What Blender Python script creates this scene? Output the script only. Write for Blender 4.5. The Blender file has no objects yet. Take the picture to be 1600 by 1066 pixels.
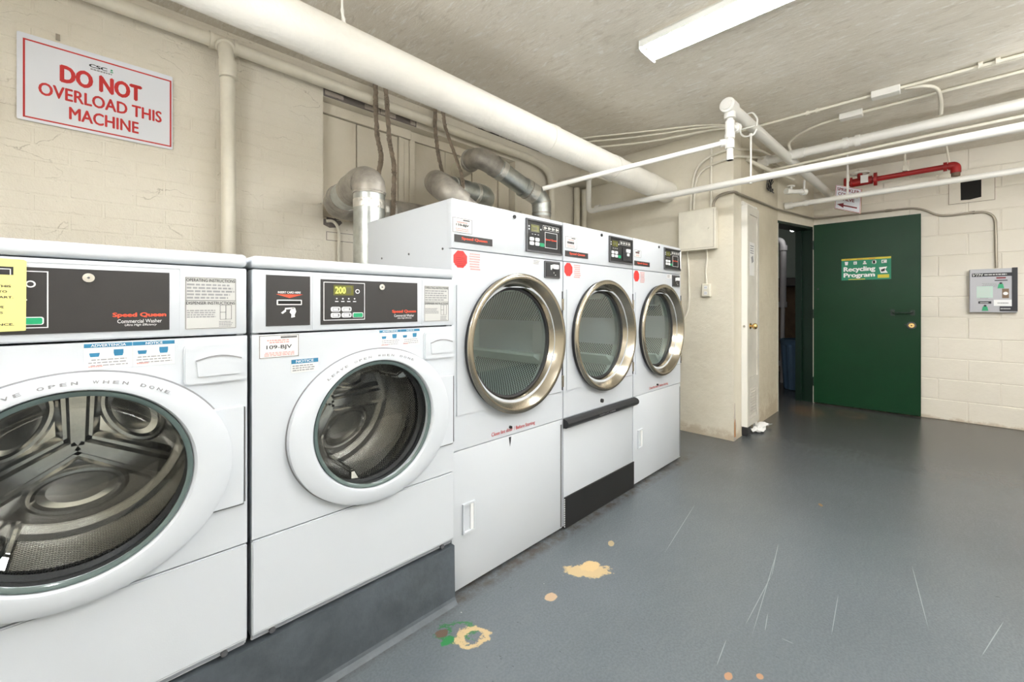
import bpy, bmesh, math, random
from mathutils import Vector, Matrix
random.seed(7)
PI = math.pi
scene = bpy.context.scene
C = scene.collection

# ------------------------------------------------------------------ camera, world, exposure
CZ = 1.125
cam_d = bpy.data.cameras.new('camera'); cam = bpy.data.objects.new('camera', cam_d); C.objects.link(cam)
cam.location = (0, 0, CZ); cam.rotation_euler = (PI/2, 0, -PI/4)
cam_d.sensor_fit = 'HORIZONTAL'; cam_d.sensor_width = 36; cam_d.lens = 36*659.5/1600
cam_d.shift_x = 0; cam_d.shift_y = -57/1600; cam_d.clip_start = .02
scene.camera = cam
w = bpy.data.worlds.new('world'); scene.world = w; w.use_nodes = True
w.node_tree.nodes['Background'].inputs[0].default_value = (.9, .92, 1, 1)
w.node_tree.nodes['Background'].inputs[1].default_value = .3
vs = scene.view_settings
vs.view_transform = 'Standard'; vs.look = 'None'; vs.gamma = 1; vs.use_curve_mapping = False
vs.exposure = 1.12
TUBE = 30.0          # fluorescent tube strength

# ------------------------------------------------------------------ materials
def mat(name, col, rough=.5, metal=0, bump=0, bscale=60, var=0, vscale=4, emit=0, coat=0, var2=None, spec=.5):
    m = bpy.data.materials.new(name); m.use_nodes = True
    nt = m.node_tree; b = nt.nodes['Principled BSDF']
    b.inputs['Base Color'].default_value = (*col, 1)
    b.inputs['Roughness'].default_value = rough; b.inputs['Metallic'].default_value = metal
    b.inputs['Specular IOR Level'].default_value = spec
    if coat: b.inputs['Coat Weight'].default_value = coat; b.inputs['Coat Roughness'].default_value = .1
    if emit:
        b.inputs['Emission Color'].default_value = (*col, 1); b.inputs['Emission Strength'].default_value = emit
    tc = None
    if bump or var:
        tc = nt.nodes.new('ShaderNodeNewGeometry')
    if var:
        n = nt.nodes.new('ShaderNodeTexNoise'); n.inputs['Scale'].default_value = vscale; n.inputs['Detail'].default_value = 6
        n.inputs['Roughness'].default_value = .65
        nt.links.new(tc.outputs['Position'], n.inputs['Vector'])
        r = nt.nodes.new('ShaderNodeValToRGB')
        c2 = var2 or tuple(c*(1-var) for c in col)
        r.color_ramp.elements[0].color = (*c2, 1); r.color_ramp.elements[1].color = (*col, 1)
        r.color_ramp.elements[0].position = .35; r.color_ramp.elements[1].position = .6
        nt.links.new(n.outputs[0], r.inputs[0]); nt.links.new(r.outputs[0], b.inputs['Base Color'])
    if bump:
        n = nt.nodes.new('ShaderNodeTexNoise'); n.inputs['Scale'].default_value = bscale; n.inputs['Detail'].default_value = 5
        nt.links.new(tc.outputs['Position'], n.inputs['Vector'])
        bp = nt.nodes.new('ShaderNodeBump'); bp.inputs['Strength'].default_value = bump; bp.inputs['Distance'].default_value = .01
        nt.links.new(n.outputs[0], bp.inputs['Height']); nt.links.new(bp.outputs[0], b.inputs['Normal'])
    return m

def N(nt, t, **kw):
    n = nt.nodes.new(t)
    for k, v in kw.items(): setattr(n, k, v)
    return n
def math_n(nt, op, a, b=None, c=None):
    n = N(nt, 'ShaderNodeMath', operation=op)
    for i, x in enumerate((a, b, c)):
        if x is None: continue
        if isinstance(x, (int, float)): n.inputs[i].default_value = x
        else: nt.links.new(x, n.inputs[i])
    return n.outputs[0]
def mix_rgb(nt, fac, a, b):
    n = N(nt, 'ShaderNodeMix', data_type='RGBA')
    for s, x in ((n.inputs[0], fac), (n.inputs[6], a), (n.inputs[7], b)):
        if isinstance(x, (int, float)): s.default_value = x
        elif isinstance(x, tuple): s.default_value = (*x, 1)
        else: nt.links.new(x, s)
    return n.outputs[2]
def noise(nt, vec, scale, detail=6, rough=.6, dist=0):
    n = N(nt, 'ShaderNodeTexNoise'); n.inputs['Scale'].default_value = scale; n.inputs['Detail'].default_value = detail
    n.inputs['Roughness'].default_value = rough; n.inputs['Distortion'].default_value = dist
    nt.links.new(vec, n.inputs['Vector']); return n.outputs[0]
def scaled(nt, vec, s):
    n = N(nt, 'ShaderNodeVectorMath', operation='MULTIPLY'); nt.links.new(vec, n.inputs[0]); n.inputs[1].default_value = s
    return n.outputs[0]
def ramp(nt, fac, p0, p1):
    n = N(nt, 'ShaderNodeMapRange'); nt.links.new(fac, n.inputs[0]); n.inputs[1].default_value = p0; n.inputs[2].default_value = p1
    return n.outputs[0]

def wall_mat(name, col, dirt, speck=.66, bumpn=.35, low_stain=0):
    m = mat(name, col, .55); nt = m.node_tree; b = nt.nodes['Principled BSDF']
    g = N(nt, 'ShaderNodeNewGeometry').outputs['Position']
    f1 = ramp(nt, noise(nt, g, 3, 8, .7), .38, .7)
    c = mix_rgb(nt, math_n(nt, 'MULTIPLY', f1, .35), col, dirt)
    sp = ramp(nt, noise(nt, scaled(nt, g, (1, 1, 2.2)), 38, 4, .7, .5), speck, speck+.05)
    c = mix_rgb(nt, math_n(nt, 'MULTIPLY', sp, .55), c, (.2, .16, .11))
    if low_stain:
        sx = N(nt, 'ShaderNodeSeparateXYZ'); nt.links.new(g, sx.inputs[0])
        hgt = ramp(nt, sx.outputs['Z'], low_stain, 0.0)
        nn = ramp(nt, noise(nt, g, 9, 8, .7), .62, .40)
        k = math_n(nt, 'MULTIPLY', ramp(nt, math_n(nt, 'ADD', hgt, math_n(nt, 'MULTIPLY', nn, .6)), .75, 1.2), 1)
        c = mix_rgb(nt, math_n(nt, 'MULTIPLY', k, .6), c, (.45, .35, .23))
    if name == 'painted brick':
        wp = N(nt, 'ShaderNodeVectorMath', operation='ADD'); n2 = N(nt, 'ShaderNodeTexNoise'); n2.inputs['Scale'].default_value = 9; n2.inputs['Detail'].default_value = 4
        nt.links.new(g, n2.inputs['Vector']); nt.links.new(scaled(nt, n2.outputs['Color'], (.12, .12, .12)), wp.inputs[0]); nt.links.new(g, wp.inputs[1])
        vr = N(nt, 'ShaderNodeTexVoronoi', feature='DISTANCE_TO_EDGE'); vr.inputs['Scale'].default_value = 3.2
        nt.links.new(scaled(nt, wp.outputs[0], (.55, 1, 2.2)), vr.inputs['Vector'])
        ck = math_n(nt, 'MULTIPLY', ramp(nt, vr.outputs['Distance'], .008, .001), ramp(nt, noise(nt, g, 4, 3), .50, .60))
        c = mix_rgb(nt, math_n(nt, 'MULTIPLY', ck, .6), c, (.33, .28, .2))
    nt.links.new(c, b.inputs['Base Color'])
    h = math_n(nt, 'ADD', noise(nt, g, 14, 8, .6), math_n(nt, 'MULTIPLY', noise(nt, g, 160, 3, .6), .22))
    bp = N(nt, 'ShaderNodeBump'); bp.inputs['Strength'].default_value = bumpn; bp.inputs['Distance'].default_value = .02
    nt.links.new(h, bp.inputs['Height']); nt.links.new(bp.outputs[0], b.inputs['Normal'])
    return m
M = {}
CREAM = (.79, .74, .635)
M['wall'] = wall_mat('cream wall paint', CREAM, (.66, .60, .49))
M['brick'] = wall_mat('painted brick', CREAM, (.70, .64, .53), .69, .6)
M['block'] = wall_mat('painted block', (.78, .73, .635), (.70, .645, .54), .74, .2, .05)
M['plaster'] = wall_mat('cream plaster', (.78, .73, .61), (.6, .52, .39), .70, .3, .12)
M['stain_plaster'] = wall_mat('stained plaster', (.68, .62, .49), (.46, .39, .28), .70, .4, .45)
M['dark_mortar'] = mat('exposed mortar', (.19, .165, .15), .9, bump=.5)
M['raw_brick'] = wall_mat('chipped brick', (.55, .49, .42), (.2, .17, .15), .6, .8)
M['board'] = wall_mat('painted board', (.78, .72, .60), (.66, .59, .46), .69, .2)

# ceiling: trowelled plaster with pale scratches, dark gaps beside the left wall
m = mat('ceiling plaster', (.62, .57, .48), .6); nt = m.node_tree; b = nt.nodes['Principled BSDF']
g = N(nt, 'ShaderNodeNewGeometry').outputs['Position']
c = mix_rgb(nt, ramp(nt, noise(nt, g, 2.2, 7, .65), .35, .7), (.74, .68, .575), (.84, .785, .69))
st = noise(nt, scaled(nt, g, (9, 2.0, 1)), 4.2, 10, .8, 1.2)
c = mix_rgb(nt, math_n(nt, 'MULTIPLY', ramp(nt, st, .53, .60), .7), c, (.95, .93, .88))
st2 = noise(nt, scaled(nt, g, (9, 3, 1)), 2.5, 8, .7, .8)
c = mix_rgb(nt, math_n(nt, 'MULTIPLY', ramp(nt, st2, .53, .66), .45), c, (.52, .45, .35))
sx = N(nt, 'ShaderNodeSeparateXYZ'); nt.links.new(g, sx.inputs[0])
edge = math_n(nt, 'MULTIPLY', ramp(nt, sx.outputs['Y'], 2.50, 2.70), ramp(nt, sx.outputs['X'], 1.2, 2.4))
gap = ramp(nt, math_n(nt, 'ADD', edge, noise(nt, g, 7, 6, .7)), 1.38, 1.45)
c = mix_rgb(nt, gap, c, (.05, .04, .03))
nt.links.new(c, b.inputs['Base Color'])
bp = N(nt, 'ShaderNodeBump'); bp.inputs['Strength'].default_value = .5; bp.inputs['Distance'].default_value = .015
nt.links.new(math_n(nt, 'ADD', st, math_n(nt, 'MULTIPLY', noise(nt, g, 25, 5, .6), .4)), bp.inputs['Height'])
nt.links.new(bp.outputs[0], b.inputs['Normal']); M['ceiling'] = m

# floor: worn slate-blue paint with chips of tan concrete and old green paint
m = mat('slate floor paint', (.13, .15, .165), .3); nt = m.node_tree; b = nt.nodes['Principled BSDF']
g = N(nt, 'ShaderNodeNewGeometry').outputs['Position']
c = mix_rgb(nt, ramp(nt, noise(nt, g, 1.6, 3, .5), .2, .8), (.112, .130, .143), (.136, .155, .169))
c = mix_rgb(nt, math_n(nt, 'MULTIPLY', ramp(nt, noise(nt, g, 130, 2, .6), .38, .62), .45), c, (.085, .097, .105))
dk = ramp(nt, noise(nt, scaled(nt, g, (1.6, .8, 1)), 34, 4, .7), .67, .72)
c = mix_rgb(nt, math_n(nt, 'MULTIPLY', dk, .7), c, (.03, .03, .03))
sp2 = ramp(nt, noise(nt, scaled(nt, g, (1.3, .8, 1)), 30, 3, .6), .76, .78)
c = mix_rgb(nt, sp2, c, (.5, .5, .48))
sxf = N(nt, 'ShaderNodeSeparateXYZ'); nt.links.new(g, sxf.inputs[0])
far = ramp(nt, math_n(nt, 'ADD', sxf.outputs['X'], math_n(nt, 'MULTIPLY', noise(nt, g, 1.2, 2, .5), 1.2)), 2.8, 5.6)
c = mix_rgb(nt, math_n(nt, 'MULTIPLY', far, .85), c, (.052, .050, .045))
sm = ramp(nt, noise(nt, scaled(nt, g, (1, 2.6, 1)), 11, 10, .85, .3), .48, .85)
c = mix_rgb(nt, math_n(nt, 'MULTIPLY', sm, .14), c, (.24, .265, .28))
mk = ramp(nt, noise(nt, scaled(nt, g, (2.4, .9, 1)), 22, 5, .7, .6), .70, .76)
c = mix_rgb(nt, math_n(nt, 'MULTIPLY', mk, .35), c, (.05, .05, .05))
flat = N(nt, 'ShaderNodeVectorMath', operation='MULTIPLY'); flat.inputs[1].default_value = (1, 1, 0); nt.links.new(g, flat.inputs[0])
def patch(c, x, y, r, sx_, sy_, rot, colr, ring=None, amp=.9):
    mp = N(nt, 'ShaderNodeMapping', vector_type='TEXTURE'); mp.inputs['Location'].default_value = (x, y, 0)
    mp.inputs['Rotation'].default_value = (0, 0, rot); mp.inputs['Scale'].default_value = (sx_, sy_, 1)
    nt.links.new(flat.outputs[0], mp.inputs['Vector'])
    ln = N(nt, 'ShaderNodeVectorMath', operation='LENGTH'); nt.links.new(mp.outputs[0], ln.inputs[0])
    d = math_n(nt, 'ADD', ln.outputs['Value'], math_n(nt, 'MULTIPLY', math_n(nt, 'SUBTRACT', noise(nt, g, 24+r*10, 8, .75), .5), amp*r))
    if ring is None: f = ramp(nt, d, r*1.06, r*.9)
    else:
        f = math_n(nt, 'MULTIPLY', ramp(nt, d, r*1.06, r*.94), ramp(nt, d, ring*.9, ring*1.06))
    return mix_rgb(nt, f, c, colr)
TAN = (.50, .37, .20)
c = patch(c, 1.487, 1.035, .072, 1.35, .6, -.75, TAN, None, 2.2)
c = patch(c, 1.52, 1.045, .04, 1.2, .8, -.3, (.56, .40, .2), None, 2)
c = patch(c, 1.254, 1.042, .026, 1, .8, 0, (.48, .34, .22))
c = patch(c, 1.735, 1.075, .024, 1, .6, .5, (.36, .28, .17))
c = patch(c, .895, 1.16, .055, 1.1, .8, -.8, (.04, .15, .06), .036, 3.2)
c = patch(c, .845, 1.15, .02, 1.2, .8, 0, (.03, .19, .06), None, 1.6)
c = patch(c, .915, 1.105, .056, 1, .8, -.6, TAN, .034, 2.0)
c = patch(c, .85, 1.19, .022, 1, .8, 0, (.12, .08, .06), None, 1.8)
c = patch(c, 1.433, .373, .012, 1, .8, 0, (.35, .20, .12)); c = patch(c, 1.366, .44, .014, 1.2, .8, 0, (.35, .20, .12))
c = patch(c, 5.50, .60, .13, 1.3, 1, .3, (.13, .085, .055), .07, 1.8)
c = patch(c, 5.35, .95, .16, 1.6, 1, .3, (.13, .09, .06), None, 1.2)
c = patch(c, 2.9, .45, .02, 1, .5, .4, (.22, .14, .08))
SCR = [(1.812, 0.473, 0.185, 0.024), (1.930, 0.475, 0.329, 0.110), (2.143, 0.497, 0.146, 0.144), (2.283, 0.041, 0.217, -3.022), (2.155, -0.141, 0.138, -0.238), (1.649, 0.346, 0.017, -1.510), (2.123, 0.907, 0.273, 0.155), (1.446, 0.486, 0.064, 0.109), (1.922, 0.255, 0.127, 0.059), (1.694, 0.420, 0.047, 0.162)]
for (sx0, sy0, sl, sr) in SCR: c = patch(c, sx0, sy0, 1, sl, .0014, sr, (.22, .245, .26), None, .5)
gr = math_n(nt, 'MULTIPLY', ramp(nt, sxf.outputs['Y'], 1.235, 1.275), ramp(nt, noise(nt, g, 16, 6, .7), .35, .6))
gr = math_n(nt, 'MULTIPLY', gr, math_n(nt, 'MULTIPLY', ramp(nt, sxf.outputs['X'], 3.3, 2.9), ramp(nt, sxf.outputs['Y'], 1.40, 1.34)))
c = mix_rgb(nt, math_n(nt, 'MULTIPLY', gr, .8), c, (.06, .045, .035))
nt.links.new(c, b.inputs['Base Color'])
rr = ramp(nt, noise(nt, g, 3, 3, .5), .3, .7)
b.inputs['Roughness'].default_value = .27
bp = N(nt, 'ShaderNodeBump'); bp.inputs['Strength'].default_value = .14; bp.inputs['Distance'].default_value = .005
nt.links.new(math_n(nt, 'MULTIPLY', noise(nt, g, 40, 6, .7), .7), bp.inputs['Height'])
nt.links.new(bp.outputs[0], b.inputs['Normal']); M['floor'] = m

M['plinth'] = mat('slate plinth paint', (.085, .10, .115), .5, bump=.25, bscale=30, var=.35, vscale=7)
M['enamel'] = mat('white enamel', (.62, .65, .69), .3, bump=.03, bscale=350, coat=.15)
M['enamel_plastic'] = mat('white plastic', (.63, .66, .70), .33, coat=.1)
M['black'] = mat('black plastic', (.010, .010, .010), .5)
M['rubber'] = mat('black rubber', (.02, .02, .022), .5)
M['charcoal'] = mat('charcoal film', (.030, .028, .028), .38, bump=.08, bscale=900)
M['dark_frame'] = mat('dark frame', (.09, .09, .095), .35)
M['steel'] = mat('brushed steel', (.44, .395, .32), .25, 1, bump=.012, bscale=14, var=.12, vscale=5)
M['chrome'] = mat('chrome', (.8, .8, .8), .15, 1)
M['galv'] = mat('galvanised duct', (.55, .58, .57), .34, .9, bump=.05, bscale=25, var=.35, vscale=14, var2=(.40, .42, .41))
M['galv_dusty'] = mat('dusty duct', (.47, .44, .39), .5, .5, bump=.15, bscale=30, var=.4, vscale=9)
M['foil'] = mat('crumpled foil tape', (.75, .74, .70), .3, .85, bump=.8, bscale=45)
M['strap'] = mat('dusty strap', (.31, .25, .19), .9, bump=.8, bscale=60, var=.4, vscale=22)
M['pipe'] = mat('cream pipe paint', (.80, .755, .64), .38, bump=.12, bscale=30, var=.08, vscale=8)
M['pipe_white'] = mat('white pipe paint', (.84, .82, .77), .36, bump=.15, bscale=30)
M['wrap'] = mat('painted pipe wrap', (.87, .84, .77), .5, bump=.3, bscale=45, var=.06, vscale=5)
M['red_pipe'] = mat('red pipe paint', (.33, .012, .012), .35, bump=.1)
M['green'] = mat('dark green door paint', (.002, .036, .011), .36, bump=.02, bscale=6, var=.12, vscale=3, spec=.22)
M['green_frame'] = mat('dark green frame paint', (.003, .018, .009), .35, bump=.1)
M['white_door'] = mat('off white door paint', (.66, .63, .56), .45, bump=.1, bscale=20, var=.12, vscale=5)
M['white_edge'] = mat('white door paint', (.84, .82, .77), .4)
M['sign'] = mat('white sign sheet', (.78, .80, .86), .35)
M['red'] = mat('red print', (.55, .02, .02), .5)
M['red_bright'] = mat('red sticker', (.80, .035, .03), .4)
M['orange'] = mat('orange red print', (.85, .09, .04), .45)
M['ink'] = mat('black print', (.02, .02, .025), .6)
M['grey_ink'] = mat('grey print', (.30, .30, .31), .6)
M['pink_ink'] = mat('pale red print', (.72, .36, .34), .6)
M['white_print'] = mat('white print', (.86, .86, .86), .5)
M['teal'] = mat('blue print band', (.03, .20, .36), .45)
M['green_key'] = mat('green key', (.01, .33, .14), .4)
M['label_grey'] = mat('grey label', (.58, .58, .56), .45)
M['paper'] = mat('paper', (.80, .79, .77), .6)
M['yellow_paper'] = mat('yellow paper', (.78, .70, .26), .7, bump=.1, bscale=12)
M['lcd'] = mat('lcd glass', (.17, .17, .04), .25)
M['digits'] = mat('lit digits', (.75, .85, .12), .5, emit=.6)
M['digits_dim'] = mat('unlit digits', (.10, .10, .04), .5)
M['recycle_green'] = mat('sign green', (.0, .22, .11), .45)
M['sign_yellow'] = mat('sign yellow', (.62, .52, .03), .5)
M['brass'] = mat('brass', (.75, .52, .22), .25, 1)
M['box_grey'] = mat('grey metal box', (.46, .46, .49), .45)
M['pale_green'] = mat('pale green print', (.50, .66, .58), .5)
M['maroon'] = mat('maroon print', (.22, .02, .03), .5)
M['conduit_grey'] = mat('grey conduit', (.36, .32, .26), .35, .5)
M['dark'] = mat('dark void', (.012, .011, .010), .9)
M['blue_bin'] = mat('blue bin plastic', (.07, .14, .24), .5)
M['bin_grey'] = mat('grey white pipe', (.52, .52, .56), .45)
M['tan_wall'] = mat('brown passage wall', (.22, .15, .10), .8, bump=.3, var=.3)
M['mint_wall'] = mat('pale blue passage wall', (.42, .52, .50), .7, bump=.2)
M['housing'] = mat('white fixture housing', (.80, .80, .76), .45)
M['tube'] = mat('fluorescent tube', (.97, .985, 1), .5, emit=TUBE)
M['fill_tube'] = mat('added fill tube', (.96, .98, 1), .5, emit=TUBE*1.35)
M['bulb'] = mat('bare bulb', (1, .97, .9), .5, emit=40)
M['orange_wood'] = mat('orange board edge', (.50, .22, .06), .7)
M['washer_steel'] = mat('polished drum steel', (.72, .71, .69), .17, 1, bump=.03, bscale=12)

def perf_mat(name, pitch, hole, col, holecol, rough, metal):
    m = mat(name, col, rough, metal); nt = m.node_tree; b = nt.nodes['Principled BSDF']
    uv = N(nt, 'ShaderNodeUVMap').outputs[0]
    s = scaled(nt, uv, (1/pitch, 1/(pitch*1.0), 0))
    ds = []
    for off in (0, .5):
        a = N(nt, 'ShaderNodeVectorMath', operation='ADD'); nt.links.new(s, a.inputs[0]); a.inputs[1].default_value = (off, off, 0)
        fr = N(nt, 'ShaderNodeVectorMath', operation='FRACTION'); nt.links.new(a.outputs[0], fr.inputs[0])
        su = N(nt, 'ShaderNodeVectorMath', operation='SUBTRACT'); nt.links.new(fr.outputs[0], su.inputs[0]); su.inputs[1].default_value = (.5, .5, 0)
        ln = N(nt, 'ShaderNodeVectorMath', operation='LENGTH'); nt.links.new(su.outputs[0], ln.inputs[0]); ds.append(ln.outputs['Value'])
    d = math_n(nt, 'MINIMUM', ds[0], ds[1])
    f = ramp(nt, d, hole*1.15, hole*.9)
    nt.links.new(mix_rgb(nt, f, col, holecol), b.inputs['Base Color'])
    nt.links.new(math_n(nt, 'MULTIPLY', math_n(nt, 'SUBTRACT', 1, f), metal), b.inputs['Metallic'])
    bp = N(nt, 'ShaderNodeBump'); bp.inputs['Distance'].default_value = .003; bp.inputs['Strength'].default_value = .6
    nt.links.new(d, bp.inputs['Height']); nt.links.new(bp.outputs[0], b.inputs['Normal'])
    return m
M['perf_washer'] = perf_mat('perforated washer drum', .011, .27, (.70, .69, .67), (.02, .02, .02), .25, 1)
M['perf_dryer'] = perf_mat('perforated dryer drum', .018, .30, (.70, .77, .74), (.02, .025, .02), .5, .1)
M['dryer_steel'] = mat('dryer drum sheet', (.66, .74, .71), .5, .1)

def glass_mat(name, tint, ior=1.5, rough=.0, op=0, opcol=(.1, .1, .1)):
    m = bpy.data.materials.new(name); m.use_nodes = True; nt = m.node_tree; nt.nodes.clear()
    o = N(nt, 'ShaderNodeOutputMaterial'); t = N(nt, 'ShaderNodeBsdfTransparent'); t.inputs[0].default_value = (*tint, 1)
    gl = N(nt, 'ShaderNodeBsdfGlossy'); gl.inputs['Roughness'].default_value = rough; gl.inputs[0].default_value = (1, 1, 1, 1)
    lw = N(nt, 'ShaderNodeLayerWeight'); f0 = ((ior-1)/(ior+1))**2
    fr = math_n(nt, 'ADD', math_n(nt, 'MULTIPLY', math_n(nt, 'POWER', lw.outputs['Facing'], 5), 1-f0), f0)
    mx = N(nt, 'ShaderNodeMixShader'); nt.links.new(fr, mx.inputs[0]); nt.links.new(t.outputs[0], mx.inputs[1]); nt.links.new(gl.outputs[0], mx.inputs[2])
    out = mx.outputs[0]
    if op:
        df = N(nt, 'ShaderNodeBsdfDiffuse'); df.inputs[0].default_value = (*opcol, 1)
        m2 = N(nt, 'ShaderNodeMixShader'); m2.inputs[0].default_value = op
        nt.links.new(out, m2.inputs[1]); nt.links.new(df.outputs[0], m2.inputs[2]); out = m2.outputs[0]
    nt.links.new(out, o.inputs[0]); return m
M['glass_washer'] = glass_mat('washer bowl glass', (.93, .95, .94), 1.5, .01)
M['glass_rim'] = mat('green glass rim', (.10, .14, .135), .12, 0, coat=.5)
M['glass_dryer'] = glass_mat('dryer door glass', (.86, .94, .91), 2.0, .02, .10, (.22, .28, .27))  # diffuse share paints the haze of room reflections into the glass

# ------------------------------------------------------------------ object helpers
ORG = {}
def newbm(): return bmesh.new()
def obj(name, bm, m, parent=None, origin=None, smooth=False, label=None, recalc=True):
    if recalc: bmesh.ops.recalc_face_normals(bm, faces=bm.faces)
    o0 = Vector(origin) if origin is not None else (ORG[parent.name] if parent else Vector((0, 0, 0)))
    for v in bm.verts: v.co -= o0
    me = bpy.data.meshes.new(name); bm.to_mesh(me); bm.free()
    o = bpy.data.objects.new(name, me); C.objects.link(o)
    for x in (m if isinstance(m, (list, tuple)) else [m]): me.materials.append(M[x] if isinstance(x, str) else x)
    if smooth:
        for p in me.polygons: p.use_smooth = True
        try: me.set_sharp_from_angle(angle=math.radians(38))
        except Exception: pass
    if parent is not None:
        o.parent = parent; o.location = o0 - ORG[parent.name]
    else: o.location = o0
    ORG[o.name] = o0
    if label: o['label'] = label
    if name in STUFF: o['kind'] = 'stuff'
    return o
STUFF = {'fine_print', 'warning_print', 'cup_picture', 'panel_symbols', 'barcode', 'waste_symbol', 'hand_picture', 'hands_picture', 'kick_plate_teeth', 'label_lines', 'key_mark', 'red_print', 'chipped_hole', 'pin_holes', 'reader_lamp'}
def thing(name, label, cat, loc, group=None):
    o = bpy.data.objects.new(name, None); C.objects.link(o); o.location = loc; o.empty_display_size = .1
    o['label'] = label; o['category'] = cat
    if group: o['group'] = group
    ORG[o.name] = Vector(loc); return o
def tag(o, label, cat, group=None):
    o['label'] = label; o['category'] = cat
    if group: o['group'] = group
    return o
def struct(name, bm, m, smooth=False):
    o = obj(name, bm, m, None, (0, 0, 0), smooth); o['kind'] = 'structure'; return o
def sempty(name, loc):
    o = bpy.data.objects.new(name, None); C.objects.link(o); o.location = loc; o['kind'] = 'structure'; ORG[o.name] = Vector(loc); return o

def box(bm, x0, x1, y0, y1, z0, z1, bev=0, seg=2):
    vs_ = [bm.verts.new((x, y, z)) for x in (x0, x1) for y in (y0, y1) for z in (z0, z1)]
    q = [(0, 1, 3, 2), (4, 6, 7, 5), (0, 4, 5, 1), (2, 3, 7, 6), (0, 2, 6, 4), (1, 5, 7, 3)]
    fs = [bm.faces.new([vs_[i] for i in f]) for f in q]
    if bev:
        es = list({e for f in fs for e in f.edges})
        bmesh.ops.bevel(bm, geom=es, offset=bev, segments=seg, affect='EDGES', profile=.5)
    return fs
def prism(bm, poly, fn, h0, h1):
    a = [bm.verts.new(fn(p[0], p[1], h0)) for p in poly]; b_ = [bm.verts.new(fn(p[0], p[1], h1)) for p in poly]
    n = len(poly); bm.faces.new(a); bm.faces.new(b_[::-1])
    for i in range(n): bm.faces.new((a[i], a[(i+1) % n], b_[(i+1) % n], b_[i]))
def facY(Y): return lambda a, b_, h: Vector((a, Y-h, b_))
def facX(X): return lambda a, b_, h: Vector((X-h, -a, b_))       # a = -Y grows to the right when looking along +X
def rect(bm, F, a0, a1, b0, b1, h0=0, h1=.001, round_=0):
    if round_:
        r = round_; pts = []
        for cx, cy, s in ((a1-r, b1-r, 0), (a0+r, b1-r, 1), (a0+r, b0+r, 2), (a1-r, b0+r, 3)):
            for k in range(4):
                t = (s + k/3)*PI/2; pts.append((cx+r*math.cos(t), cy+r*math.sin(t)))
    else: pts = [(a0, b0), (a1, b0), (a1, b1), (a0, b1)]
    prism(bm, pts, F, h0, h1)
def frame(bm, F, a0, a1, b0, b1, t, h0=0, h1=.001):
    rect(bm, F, a0, a1, b0, b0+t, h0, h1); rect(bm, F, a0, a1, b1-t, b1, h0, h1)
    rect(bm, F, a0, a0+t, b0+t, b1-t, h0, h1); rect(bm, F, a1-t, a1, b0+t, b1-t, h0, h1)
def disc(bm, F, a, b_, r, h0=0, h1=.001, n=20, rz=None):
    prism(bm, [(a+r*math.cos(2*PI*k/n), b_+(rz or r)*math.sin(2*PI*k/n)) for k in range(n)], F, h0, h1)

def loops(bm, cx, cz, prof, n=72, rot=0, cap_end=False, planar=False, thick=None):
    """rings (a, b, y) about an axis parallel to Y; uv in metres"""
    uvl = bm.loops.layers.uv.verify(); rings = []
    cr, sr = math.cos(rot), math.sin(rot); L = 0; Ls = []
    for i, (a, b_, y) in enumerate(prof):
        if i: L += math.hypot(a-prof[i-1][0], y-prof[i-1][2])
        Ls.append(L)
        rg = []
        for k in range(n):
            t = 2*PI*k/n; px, pz = a*math.cos(t), b_*math.sin(t)
            rg.append(bm.verts.new((cx+px*cr-pz*sr, y, cz+px*sr+pz*cr)))
        rings.append(rg)
    Rm = max(p[0] for p in prof)
    for i in range(len(rings)-1):
        for k in range(n):
            k2 = (k+1) % n
            f = bm.faces.new((rings[i][k], rings[i][k2], rings[i+1][k2], rings[i+1][k]))
            if planar:
                for l in f.loops: l[uvl].uv = (l.vert.co.x, l.vert.co.z)
            else:
                for l, (kk, ii) in zip(f.loops, ((k, i), (k+1, i), (k+1, i+1), (k, i+1))): l[uvl].uv = (2*PI*kk/n*Rm, Ls[ii])
    if cap_end:
        f = bm.faces.new(rings[-1])
        for l in f.loops: l[uvl].uv = (l.vert.co.x, l.vert.co.z)
def plate_hole(bm, x0, x1, z0, z1, cx, cz, a, b_, y0, y1, n=96):
    angs = [2*PI*k/n for k in range(n)]
    for X, Z in ((x0, z0), (x0, z1), (x1, z0), (x1, z1)): angs.append(math.atan2(Z-cz, X-cx) % (2*PI))
    angs = sorted(set(angs))
    def outer(t):
        c_, s_ = math.cos(t), math.sin(t); r = 1e9
        if c_ > 1e-9: r = min(r, (x1-cx)/c_)
        if c_ < -1e-9: r = min(r, (x0-cx)/c_)
        if s_ > 1e-9: r = min(r, (z1-cz)/s_)
        if s_ < -1e-9: r = min(r, (z0-cz)/s_)
        return cx+r*c_, cz+r*s_
    R = []
    for t in angs:
        ox, oz = outer(t); ix, iz = cx+a*math.cos(t), cz+b_*math.sin(t)
        R.append([bm.verts.new(p) for p in ((ox, y0, oz), (ix, y0, iz), (ix, y1, iz), (ox, y1, oz))])
    for k in range(len(R)):
        p, q = R[k], R[(k+1) % len(R)]
        for j in range(4): bm.faces.new((p[j], q[j], q[(j+1) % 4], p[(j+1) % 4]))

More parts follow.
